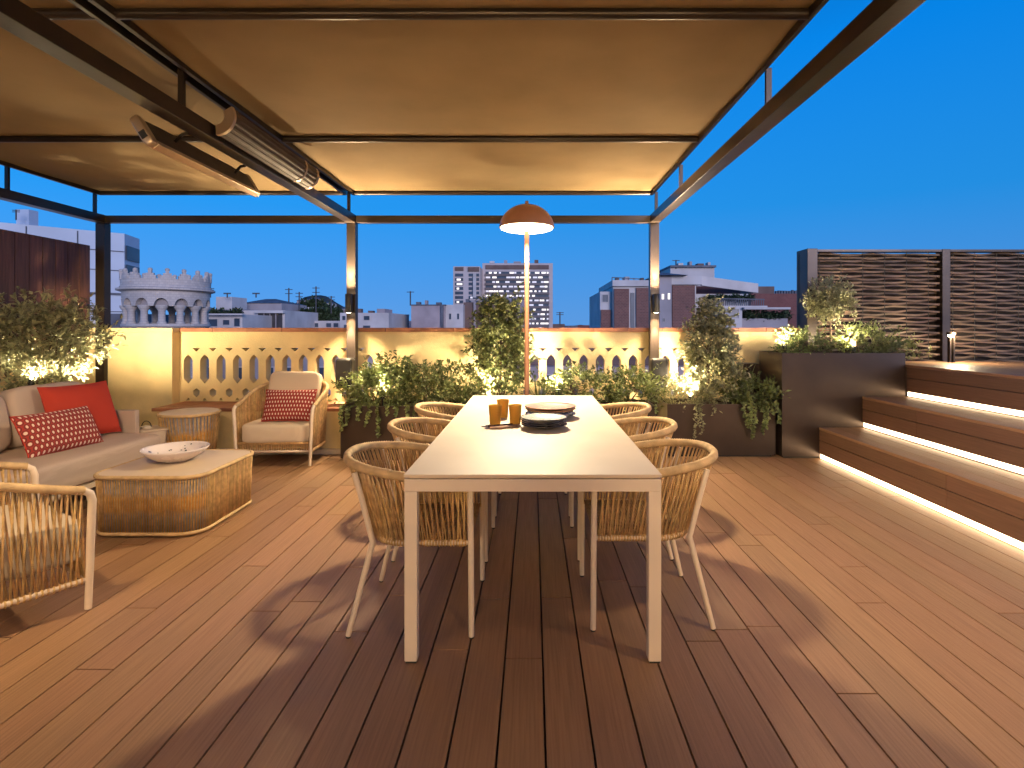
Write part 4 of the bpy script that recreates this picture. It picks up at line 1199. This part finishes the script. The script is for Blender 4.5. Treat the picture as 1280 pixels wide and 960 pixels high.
for k in range(nm_):
    a0 = 2*pi*k/nm_ + .12; m = MB()
    for (f0, f1, z0, z1) in ((-.36, .36, zz(352)+.002, zz(348)), (-.24, .24, zz(348)+.002, zz(345.5)), (-.10, .10, zz(345.5)+.002, zz(342))):
        P_ = []
        for (f, r) in ((f0, 1.78), (f0, 1.93), (0, 1.94), (f1, 1.93), (f1, 1.78)):
            a = a0 + f * 2*pi/nm_; P_.append((tX + r*cos(a), TYc + r*sin(a)))
        m.prism(P_, z0, z1)
    m.superbox((tX + 1.86*cos(a0), TYc + 1.86*sin(a0), zz(341.5)), (.10, .10, .09), 2.2, 6)
    m.build('merlon', 'city_stone', tt)

def hedge(parent, px0, px1, py0, py1, Y, n=200, L=.3, nm='roof_plants'):
    a = W(px0, py1, Y); b = W(px1, py0, Y); m = MB()
    for k in range(n):
        x = rng.uniform(a.x, b.x); h_ = (b.z - a.z) * (.7 + .4*noise.noise(Vector((x*.6, Y, 0))))
        p = Vector((x, Y + rng.uniform(-.4, .4), a.z + rng.random() * max(.2, h_)))
        for j in range(5): leaf(m, p + rdir()*L*.6, rdir(), rdir(), L, L*.6)
    m.build(nm, 'leaf_dark', parent)

# C mid distance white blocks
t = thing('apartment_building', (-26, 52, -22), 'white apartment block with planted roof terrace right of the turret', 'building')
x0, x1, z1 = block(t, 'wall', 252, 303, 393, 52, 10, 'city_white')
s52 = 52/FOC
wx = lambda px, Y: (px - VPX)/FOC*Y
wz = lambda py, Y: EYE - (py - VPY)/FOC*Y
windows(t, 52, [(wx(a, 52), wx(b, 52), wz(c, 52), wz(d_, 52)) for a, b, c, d_ in ((255, 272, 408, 399), (279, 287, 406, 400), (293, 300, 408, 398), (257, 270, 432, 420), (278, 288, 432, 420))])
block(t, 'penthouse', 259, 298, 386, 57, 4, 'city_grey'); block(t, 'stair_head', 270, 290, 371, 57.5, 3, 'city_white')
hedge(t, 256, 300, 385, 393, 52.5, 120)
MB().box(wx(251, 51.5), wx(304, 51.5), 51.3, 51.9, wz(394, 51.6), wz(392, 51.6)).build('roof_edge', 'city_white', t)
for (px, a) in ((263, 360), (284, 366)): antenna(t, px, 372, a, 56)
t = thing('apartment_building', (-22, 58, -22), 'pale apartment block with a wide framed loggia and slate mansard roof', 'building')
block(t, 'wall', 303, 356, 388, 58, 9, 'city_white')
MB().box(wx(322, 57.8), wx(352, 57.8), 57.9, 57.99, wz(414, 58), wz(391.5, 58)).build('loggia', 'city_dark', t)
for px in (329.5, 337, 344.5): MB().box(wx(px-.4, 57.7), wx(px+.4, 57.7), 57.7, 57.88, wz(414, 58), wz(391.5, 58)).build('mullion', 'city_grey', t)
MB().box(wx(319, 57.5), wx(355, 57.5), 57.3, 57.88, wz(391.4, 57.6), wz(388.6, 57.6)).build('canopy_slab', 'city_white', t)
windows(t, 58, [(wx(310, 58), wx(316, 58), wz(411, 58), wz(405, 58))])
ra = MB(); xa, xb = wx(303, 63), wx(352, 63); za, zb = wz(387, 63), wz(379, 63)
ra.box(xa, xb, 63, 70, -5, zb).build('penthouse', 'city_grey', t)
xm0, xm1 = wx(310, 63), wx(330, 63)
ra = MB(); ra.v = [(xa, 62.8, zb+.01), (xb, 62.8, zb+.01), (xb, 70, zb+.01), (xa, 70, zb+.01), (xm0+.6, 66, wz(372, 63)), (xm1, 66, wz(372, 63))]
ra.f = [(0, 1, 5, 4), (1, 2, 5), (2, 3, 4, 5), (3, 0, 4), (0, 3, 2, 1)]; ra.build('roof', 'roof_slate', t)
antenna(t, 320, 372, 366, 63)
t = thing('apartment_building', (-20, 66, -22), 'long low pale block with a garden terrace below the hill', 'building')
block(t, 'wall', 350, 428, 401, 66, 9, 'city_white')
windows(t, 66, [(wx(a, 66), wx(a+6, 66), wz(409, 66), wz(404, 66)) for a in (374, 383, 392, 408, 417)] + [(wx(358, 66), wx(362, 66), wz(409, 66), wz(405.5, 66))])
hedge(t, 352, 426, 384, 402, 68, 800, .5)
block(t, 'penthouse', 396, 408, 391, 69, 4, 'city_white')
block(t, 'stair_head', 384, 392, 384, 72, 3, 'city_white')
for (px, a) in ((361, 360), (395, 358), (414, 370), (374, 365)): antenna(t, px, 392, a, 67)
t = thing('apartment_building', (-17, 55, -22), 'pale block with a raised stair head, seen behind the middle pergola post', 'building')
block(t, 'wall', 425, 486, 391, 55, 9, 'city_white'); block(t, 'stair_head', 471, 481, 386, 56, 3, 'city_mauve')
windows(t, 55, [(wx(a, 55), wx(b, 55), wz(c, 55), wz(d_, 55)) for a, b, c, d_ in ((428, 432, 400, 395), (455, 462, 400, 395), (454, 463, 411, 407), (430, 434, 411, 406))])
t = thing('apartment_building', (-14, 75, -22), 'small far pale block between the post and the grey party wall', 'building')
block(t, 'wall', 484, 514, 401, 75, 6, 'city_mauve'); antenna(t, 507, 401, 393, 75)
# D
t = thing('party_wall_building', (-9, 60, -22), 'blank mauve grey party wall block left of the columnar shrub', 'building')
block(t, 'wall', 514, 556, 382, 60, 9, 'city_mauve')
MB().box(wx(513.5, 60), wx(557, 60), 59.9, 69, wz(382, 60)+.002, wz(380.6, 60)).build('coping', 'roof_slate', t)
antenna(t, 513, 382, 364, 59.5, 1)
t = thing('apartment_building', (-7, 60.5, -22), 'narrow pale blue rendered block with two small slit windows', 'building')
block(t, 'wall', 556.3, 579, 381, 60.5, 9, 'city_white')
windows(t, 60.5, [(wx(561.5, 60.5), wx(564, 60.5), wz(399, 60.5), wz(392, 60.5)), (wx(571.5, 60.5), wx(574, 60.5), wz(399, 60.5), wz(392, 60.5))])
MB().box(wx(552, 60.2), wx(555, 60.2), 59.7, 60.0, -22, wz(382, 60.2)).build('pipe_duct', 'roof_slate', t)
t = thing('brown_block', (-4, 62, -22), 'dark brown block partly hidden by the columnar shrub', 'building')
block(t, 'wall', 579.4, 655, 378, 62, 9, 'city_brown'); block(t, 'penthouse', 598, 652, 371, 64, 5, 'city_grey')
MB().box(wx(592, 61.8), wx(595, 61.8), 61.7, 61.98, -22, wz(378, 62)).build('pilaster', 'city_grey', t)
windows(t, 64, [(wx(a, 64), wx(a+7, 64), wz(377, 64), wz(373, 64)) for a in (604, 616, 628, 640)], frame='roof_slate')
MB().box(wx(645, 61.5), wx(656.5, 61.5), 61.3, 61.9, -22, wz(372, 61.5)).build('stair_tower', 'city_mauve', t)
windows(t, 61.3, [(wx(649, 61.3), wx(653, 61.3), wz(400, 61.3), wz(392, 61.3))], frame='roof_slate')
# E tower
TYt = 150
t = thing('high_rise', (-2, TYt, -22), 'tall office high rise with rows of lit windows behind the floor lamp', 'building')
xa, xb = wx(603, TYt), wx(691, TYt); zt = wz(329, TYt)
MB().box(xa, xb, TYt, TYt + 14, -22, zt).build('wall', 'tower_white', t)
MB().box(wx(607, TYt), wx(686, TYt), TYt - .3, TYt - .02, wz(336.5, TYt), wz(331.5, TYt)).build('roof_screen', 'city_brown', t)
rows = 15
for r in range(rows):
    y0 = 339.5 + r * 5.75
    MB().box(wx(606.5, TYt), wx(686.5, TYt), TYt - .5, TYt - .02, wz(y0 + 5.6, TYt), wz(y0 + 2.9, TYt)).build('spandrel_band', 'tower_band', t)
    wn = MB().box(wx(607, TYt), wx(686, TYt), TYt - .12, TYt - .03, wz(y0 + 2.85, TYt), wz(y0 + .1, TYt)).build('window_band', 'glass_dark', t)
    lit = MB(); dim = MB(); x = 607.4
    while x < 685:
        w_ = rng.choice([2.6, 3.6, 5.4]); q = rng.random()
        if q < .78: MB().box(wx(x, TYt), wx(min(x + w_, 685.6), TYt), TYt - .2, TYt - .13, wz(y0 + 2.6, TYt), wz(y0 + .5, TYt)).build(*(('lit_window', 'window_lit') if rng.random() < .62 else ('blind_window', 'window_dim')), wn)
        x += w_ + rng.choice([.4, 1.2, 2.6])
t = thing('high_rise', (-19, TYt - 6, -22), 'narrower slab tower joined at the left of the office high rise', 'building')
YY = TYt - 6
MB().box(wx(566.5, YY), wx(600, YY), YY, YY + 12, -22, wz(333, YY)).build('wall', 'tower_white', t)
MB().box(wx(569, YY), wx(579.5, YY), YY - .3, YY - .02, wz(338.5, YY), wz(334, YY)).box(wx(585, YY), wx(599, YY), YY - .3, YY - .02, wz(339.5, YY), wz(334, YY)).build('roof_screen', 'city_brown', t)
for r in range(12):
    y0 = 342 + r * 5.6
    w1 = MB().box(wx(569, YY), wx(579, YY), YY - .15, YY - .02, wz(y0 + 3.6, YY), wz(y0, YY)).build('window', 'glass_dark', t)
    if rng.random() < .8: MB().box(wx(571, YY), wx(571 + rng.choice([3, 5, 7]), YY), YY - .2, YY - .16, wz(y0 + 3.1, YY), wz(y0 + .8, YY)).build('lit_window', 'window_lit' if rng.random() < .6 else 'window_dim', w1)
    w1 = MB().box(wx(586, YY), wx(599, YY), YY - .15, YY - .02, wz(y0 + 3.6, YY), wz(y0, YY)).build('window', 'glass_dark', t)
    if rng.random() < .4: MB().box(wx(588, YY), wx(591, YY), YY - .2, YY - .16, wz(y0 + 3.1, YY), wz(y0 + .8, YY)).build('lit_window', 'window_dim', w1)
MB().box(wx(591.5, YY), wx(595.5, YY), YY - .6, YY - .21, wz(372, YY), wz(342, YY)).build('lift_shaft', 'city_white', t)
for px in (646, 668): pass
# F brick complex
FYb = 45
t = thing('brick_apartments', (9, FYb, -22), 'red brick apartment block with white bands and stepped roof terraces', 'building')
MB().box(wx(751, FYb), wx(766, FYb), FYb + .5, FYb + 9, -22, wz(364, FYb)).build('side_wall', 'city_white', t)
MB().box(wx(752, FYb), wx(764.5, FYb), FYb + .35, FYb + .49, -22, wz(387, FYb)).build('side_brick', 'brick_red', t)
windows(t, FYb + .5, [(wx(754, FYb), wx(761, FYb), wz(377, FYb), wz(368, FYb))])
MB().box(wx(766.2, FYb), wx(870, FYb), FYb, FYb + 9, -22, wz(352, FYb)).build('wall', 'city_white', t)
for (a, b, tp_) in ((767.5, 786, 361), (795, 812, 360), (840, 868, 357)):
    MB().box(wx(a, FYb), wx(b, FYb), FYb - .15, FYb - .003, -22, wz(tp_, FYb)).build('brick_panel', 'brick_red', t)
for (a, b) in ((788, 793),):
    MB().box(wx(a, FYb), wx(b, FYb), FYb - .05, FYb - .003, -22, wz(366, FYb)).build('window_strip', 'glass_dark', t)
MB().box(wx(765, FYb), wx(822, FYb), FYb - .3, FYb + 9.1, wz(358, FYb), wz(350.5, FYb)).box(wx(838, FYb), wx(876, FYb), FYb - .3, FYb + 9.1, wz(356, FYb), wz(345, FYb)).build('parapet_band', 'city_white', t)
MB().box(wx(823, FYb), wx(838, FYb), FYb - .4, FYb + 6, -22, wz(346, FYb)).build('stair_tower', 'city_grey', t)
windows(t, FYb - .4, [(wx(825.5, FYb), wx(828.5, FYb), wz(374.5, FYb), wz(368, FYb), 'window_lit'), (wx(833, FYb), wx(836, FYb), wz(374.5, FYb), wz(367, FYb), 'window_lit'),
     (wx(827, FYb), wx(829.5, FYb), wz(402, FYb), wz(398, FYb))], frame='city_white')
xa, xb, z0 = wx(820, FYb-1), wx(856, FYb), wz(346, FYb)
rf = MB(); rf.v = [(xa, FYb - 1, z0+.05), (xb, FYb - 1, z0+.05), (xb, FYb + 5, z0+.05), (xa, FYb + 5, z0+.05), (wx(832, FYb), FYb + 2, wz(337.5, FYb)), (wx(838, FYb), FYb + 2, wz(338, FYb))]
rf.f = [(0, 1, 5, 4), (1, 2, 5), (2, 3, 4, 5), (3, 0, 4), (0, 3, 2, 1)]; rf.build('roof', 'roof_slate', t)
block(t, 'penthouse', 838, 893, 332.5, FYb + 6, 6, 'city_white', z0=2)
MB().box(wx(837, FYb+6), wx(894, FYb+6), FYb + 5.7, FYb + 12.2, wz(334.5, FYb+6), wz(332, FYb+6)).build('penthouse_coping', 'roof_slate', t)
rl = MB()
for px in (765.5, 772, 779, 786, 793, 800): rl.tube([(wx(px, FYb), FYb+.2, wz(351, FYb)), (wx(px, FYb), FYb+.2, wz(346.5 + (px-766)*.05, FYb))], .05, 4)
rl.tube([(wx(765.5, FYb), FYb+.2, wz(346.5, FYb)), (wx(800, FYb), FYb+.2, wz(348.4, FYb))], .05, 4); rl.build('railing', 'roof_slate', t)
# right wing, set back in steps
MB().box(wx(870.3, FYb), wx(944, FYb), FYb + 1.5, FYb + 9, -22, wz(366, FYb)).build('wing_wall', 'city_white', t)
MB().box(wx(876.3, FYb), wx(944, FYb), FYb + 3.2, FYb + 9.05, wz(366, FYb)+.002, wz(354, FYb)).build('upper_wall', 'brick_plain', t)
wgd = MB(); a0 = wx(876.3, FYb); a1 = wx(942, FYb + 3)
wgd.v = [(a0, FYb-.2, wz(357, FYb)), (a1, FYb+2, wz(366, FYb+2)), (a1, FYb+2, wz(354.5, FYb+2)), (a0, FYb-.2, wz(345.2, FYb)),
         (a0, FYb+.2, wz(357, FYb)), (a1, FYb+2.4, wz(366, FYb+2)), (a1, FYb+2.4, wz(354.5, FYb+2)), (a0, FYb+.2, wz(345.2, FYb))]
wgd.f = [(0, 1, 2, 3), (7, 6, 5, 4), (0, 4, 5, 1), (1, 5, 6, 2), (2, 6, 7, 3), (3, 7, 4, 0)]; wgd.build('wing_parapet', 'city_white', t)
windows(t, FYb + 1.5, [(wx(a, FYb+1.5), wx(b, FYb+1.5), wz(c, FYb+1.5), wz(d_, FYb+1.5)) for a, b, c, d_ in ((885, 892, 379, 371), (906, 922, 399, 388), (925, 934, 399, 388))])
MB().box(wx(899, FYb+.5), wx(958, FYb+.5), FYb + .3, FYb + 1.49, wz(384, FYb), wz(382, FYb)).build('terrace_slab', 'city_white', t)
rl = MB()
for k in range(22):
    px = 901 + k*2.65; rl.tube([(wx(px, FYb), FYb+.35, wz(382, FYb)), (wx(px, FYb), FYb+.35, wz(373, FYb))], .04, 4)
rl.tube([(wx(900, FYb), FYb+.35, wz(373, FYb)), (wx(958, FYb), FYb+.35, wz(374, FYb))], .06, 4); rl.build('terrace_railing', 'roof_slate', t)
MB().box(wx(903, FYb), wx(926.5, FYb), FYb - .2, FYb + .25, -22, wz(383.2, FYb)).build('bay', 'city_white', t)
windows(t, FYb - .2, [(wx(906.5, FYb), wx(922, FYb), wz(397.5, FYb), wz(386.5, FYb))])
MB().box(wx(927, FYb), wx(986, FYb), FYb + .2, FYb + 1.4, -22, wz(398, FYb)).build('lower_terrace', 'city_grey', t)
MB().box(wx(927, FYb), wx(984, FYb), FYb - .6, FYb + .15, wz(387, FYb), wz(384.4, FYb)).build('awning', 'city_white', t)
hedge(t, 930, 986, 388, 399, FYb + .5, 230, .25)
hedge(t, 884, 940, 369, 374, FYb + 1.2, 160, .25)
antenna(t, 845, 336, 325, FYb + 6, 1)
t = thing('brick_apartments', (19, 52, -22), 'plain dark red building by the woven screen with a spiky roof fence', 'building')
block(t, 'wall', 938, 1040, 367, 52, 8, 'brick_plain'); block(t, 'penthouse', 941, 968, 358, 54, 4, 'city_brown')
rl = MB()
for k in range(18): px = 970 + k*3.4; rl.box(wx(px, 52), wx(px+1.8, 52), 52, 52.3, wz(367, 52), wz(363, 52) + rng.uniform(-.05, .12))
rl.build('roof_fence', 'roof_slate', t)
# far small roofs
fars = [(690, 706, 405), (707, 722, 407), (722, 738, 406.5), (738, 752, 407.5)]
for k, (a, b, c) in enumerate(fars):
    Y = 180 + 14*k
    t = thing('far_house', (wx(a, Y), Y, -22), 'tiny far rooftop right of the high rise, %s' % ['next to the tower', 'second from the tower', 'third from the tower', 'nearest the brick block'][k], 'building', 'far rooftops')
    block(t, 'wall', a, b, c, Y, 8, ['city_brown', 'roof_slate', 'brick_plain', 'city_grey'][k])
    if k == 0: antenna(t, 700, 405, 390, Y)
# lower facades seen through the parapet openings
t = thing('street_building', (-16, 33, -22), 'pale blue rendered building seen through the left parapet openings', 'building')
x0, x1 = wx(215, 33), wx(500, 33)
MB().box(x0, x1, 33, 40, -22, -.35).build('wall', 'city_grey', t)
k = 0; x = x0 + .6
while x < x1 - 1:
    windows(t, 33, [(x, x + .75, -2.7, -1.0)]); x += 1.55
t = thing('street_building', (4, 30, -22), 'dark brown building seen through the right parapet openings', 'building')
x0, x1 = wx(636, 30), wx(930, 30)
MB().box(x0, x1, 30, 37, -22, -.75).build('wall', 'city_mauve', t)
MB().box(x0, x1, 31, 37, -.749, .35).build('roof', 'city_brown', t)
x = x0 + .5
while x < x1 - 1:
    windows(t, 30, [(x, x + .7, -2.9, -1.2)]); x += 1.5
clutter(bpy.data.objects['party_wall_building'], ((520, 5, 3), (531, 3, 5), (545, 6, 2.5)), 380.4, 61)
clutter(bpy.data.objects['brick_block' if 0 else 'brown_block'], ((582, 4, 4), (589, 5, 2.5)), 377.8, 63)
clutter(bpy.data.objects['brick_apartments'], ((848, 6, 3), (862, 3, 5), (872, 8, 2.5), (885, 3, 4)), 331.8, FYb + 7)
clutter(bpy.data.objects['brick_apartments'], ((770, 4, 3), (781, 6, 4.5), (801, 4, 3)), 350.3, FYb + 3)
clutter(bpy.data.objects['high_rise'], ((612, 6, 2.5), (630, 4, 3.5), (642, 9, 2), (668, 5, 4)), 328.8, TYt + 4)
clutter(bpy.data.objects['apartment_building.003'], ((430, 5, 3), (447, 4, 5), (460, 6, 2.5)), 390.8, 57)
# hill
m = MB(); nx = 90
for i in range(nx + 1):
    px = 150 + (760-150)*i/nx
    Y = 420
    base = 404
    hgt = 36 * math.exp(-((px - 392)/42.0)**2) + 10*math.exp(-((px-460)/60)**2) + 6*math.exp(-((px - 250)/60)**2) + 3 + 2.2*noise.noise(Vector((px*.06, 0, 0))) + 1.2*noise.noise(Vector((px*.25, 0, 4)))
    p = W(px, 410 - max(1, hgt), Y)
    m.v += [(p.x, Y - 120, -22), (p.x, Y - 40, -22 + (p.z + 22)*.7), (p.x, Y, p.z), (p.x, Y + 150, -22)]
for i in range(nx):
    for e in range(3): m.f.append((i*4+e, i*4+4+e, i*4+5+e, i*4+1+e))
struct(m.build('hill', 'hill_green', origin=(0, 420, -22), smooth=True))
# houses & trees on the hill: individual far houses
hh = ['white far house at the left foot of the hill', 'pale far house halfway up the left of the hill', 'far house with slate roof near the hill top', 'white far house on the right shoulder of the hill', 'small far house at the right foot of the hill', 'low mauve far house at the very top of the hill']
for k, (px, py, w_) in enumerate(((345, 391, 11), (357, 380, 12), (378, 375.5, 14), (408, 379, 12), (428, 386, 10), (392, 373.5, 10))):
    Y = 300
    t = thing('far_house', (wx(px, Y), Y, -22), hh[k], 'building', 'far houses on the hill')
    x0, x1, z1 = block(t, 'wall', px - w_/2, px + w_/2, py, Y, 8, ['city_white', 'city_grey', 'city_mauve'][k % 3])
    r = MB(); r.v = [(x0-.3, Y-.4, z1), (x1+.3, Y-.4, z1), (x1+.3, Y+8, z1), (x0-.3, Y+8, z1), (x0+1, Y+4, z1+.9), (x1-1, Y+4, z1+.9)]
    r.f = [(0, 1, 5, 4), (1, 2, 5), (2, 3, 4, 5), (3, 0, 4), (0, 3, 2, 1)]; r.build('roof', 'roof_slate', t)
tr = MB()
for k in range(900):
    px = rng.uniform(335, 445); e = math.exp(-((px - 392)/42.0)**2)
    p = W(px, 410 - 36*e*rng.uniform(.2, .98), 292)
    c_ = p
    for j in range(3): leaf(tr, p + rdir()*1.2, rdir(), rdir(), 2.4, 1.8)
stuff(tr.build('hillside_trees', 'leaf_dark', origin=(0, 292, -22)), 'dark green trees covering the distant hill', 'trees')

# ================================================================ WORLD / CAMERA
w = bpy.data.worlds.new('World'); scene.world = w; w.use_nodes = True
N, L = w.node_tree.nodes, w.node_tree.links
bg = N['Background']
EXPO = 1.0
sky = N.new('ShaderNodeTexSky'); sky.sky_type = 'NISHITA'; sky.sun_disc = False
sky.sun_elevation = radians(2); sky.sun_rotation = radians(180); sky.ozone_density = 6; sky.air_density = 1.0; sky.dust_density = 0.3
# dusk sky: the Nishita sky blended with a blue hour gradient over the view elevation
tc = N.new('ShaderNodeTexCoord'); sp = N.new('ShaderNodeSeparateXYZ'); L.new(tc.outputs['Generated'], sp.inputs[0])
cr = N.new('ShaderNodeValToRGB'); e = cr.color_ramp.elements
k_ = 2.0 ** -EXPO
def C_(r, g, b_): return (r*k_, g*k_, b_*k_, 1)
e[0].position = 0.0; e[0].color = C_(.115, .37, .86); e[1].position = 1.0; e[1].color = C_(.001, .03, .16)
for p_, c_ in ((.06, C_(.085, .35, .88)), (.20, C_(.02, .33, .92)), (.42, C_(.002, .28, .96)), (.66, C_(.002, .07, .34))):
    q = e.new(p_); q.color = c_
L.new(sp.outputs[2], cr.inputs[0])
side = N.new('ShaderNodeMapRange'); side.inputs[1].default_value = -.7; side.inputs[2].default_value = .75; side.inputs[3].default_value = 1.12; side.inputs[4].default_value = .88
L.new(sp.outputs[0], side.inputs[0])
sc_ = N.new('ShaderNodeVectorMath'); sc_.operation = 'SCALE'; L.new(cr.outputs[0], sc_.inputs[0]); L.new(side.outputs[0], sc_.inputs['Scale'])
ns = N.new('ShaderNodeVectorMath'); ns.operation = 'SCALE'; ns.inputs['Scale'].default_value = .10; L.new(sky.outputs[0], ns.inputs[0])
mx = N.new('ShaderNodeMix'); mx.data_type = 'RGBA'; mx.inputs[0].default_value = .12
L.new(sc_.outputs[0], mx.inputs[6]); L.new(ns.outputs[0], mx.inputs[7]); L.new(mx.outputs[2], bg.inputs[0])
bg.inputs[1].default_value = 1.0
sl = bpy.data.lights.new('sun', 'SUN'); sl.energy = 1.0; sl.angle = radians(20); sl.color = (.86, .78, .92)
so_ = bpy.data.objects.new('sun', sl); COL.objects.link(so_); so_.rotation_euler = Vector((-.42, .88, -.18)).to_track_quat('-Z', 'Y').to_euler()

cam = bpy.data.cameras.new('camera'); co = bpy.data.objects.new('camera', cam); COL.objects.link(co)
cam.sensor_width = 36; cam.lens = FOC/1280*36; cam.shift_x = -26/1280; cam.shift_y = -70/1280
cam.clip_start = .05; cam.clip_end = 8000
co.location = (0, 0, EYE); co.rotation_euler = (pi/2, 0, 0)
scene.camera = co
scene.view_settings.view_transform = 'Standard'; scene.view_settings.look = 'None'; scene.view_settings.gamma = 1
scene.view_settings.exposure = EXPO
scene.cycles.use_denoising = True
scene.cycles.max_bounces = 6; scene.cycles.diffuse_bounces = 3; scene.cycles.transparent_max_bounces = 8
scene.cycles.sample_clamp_indirect = 6
scene.cycles.caustics_reflective = False; scene.cycles.caustics_refractive = False
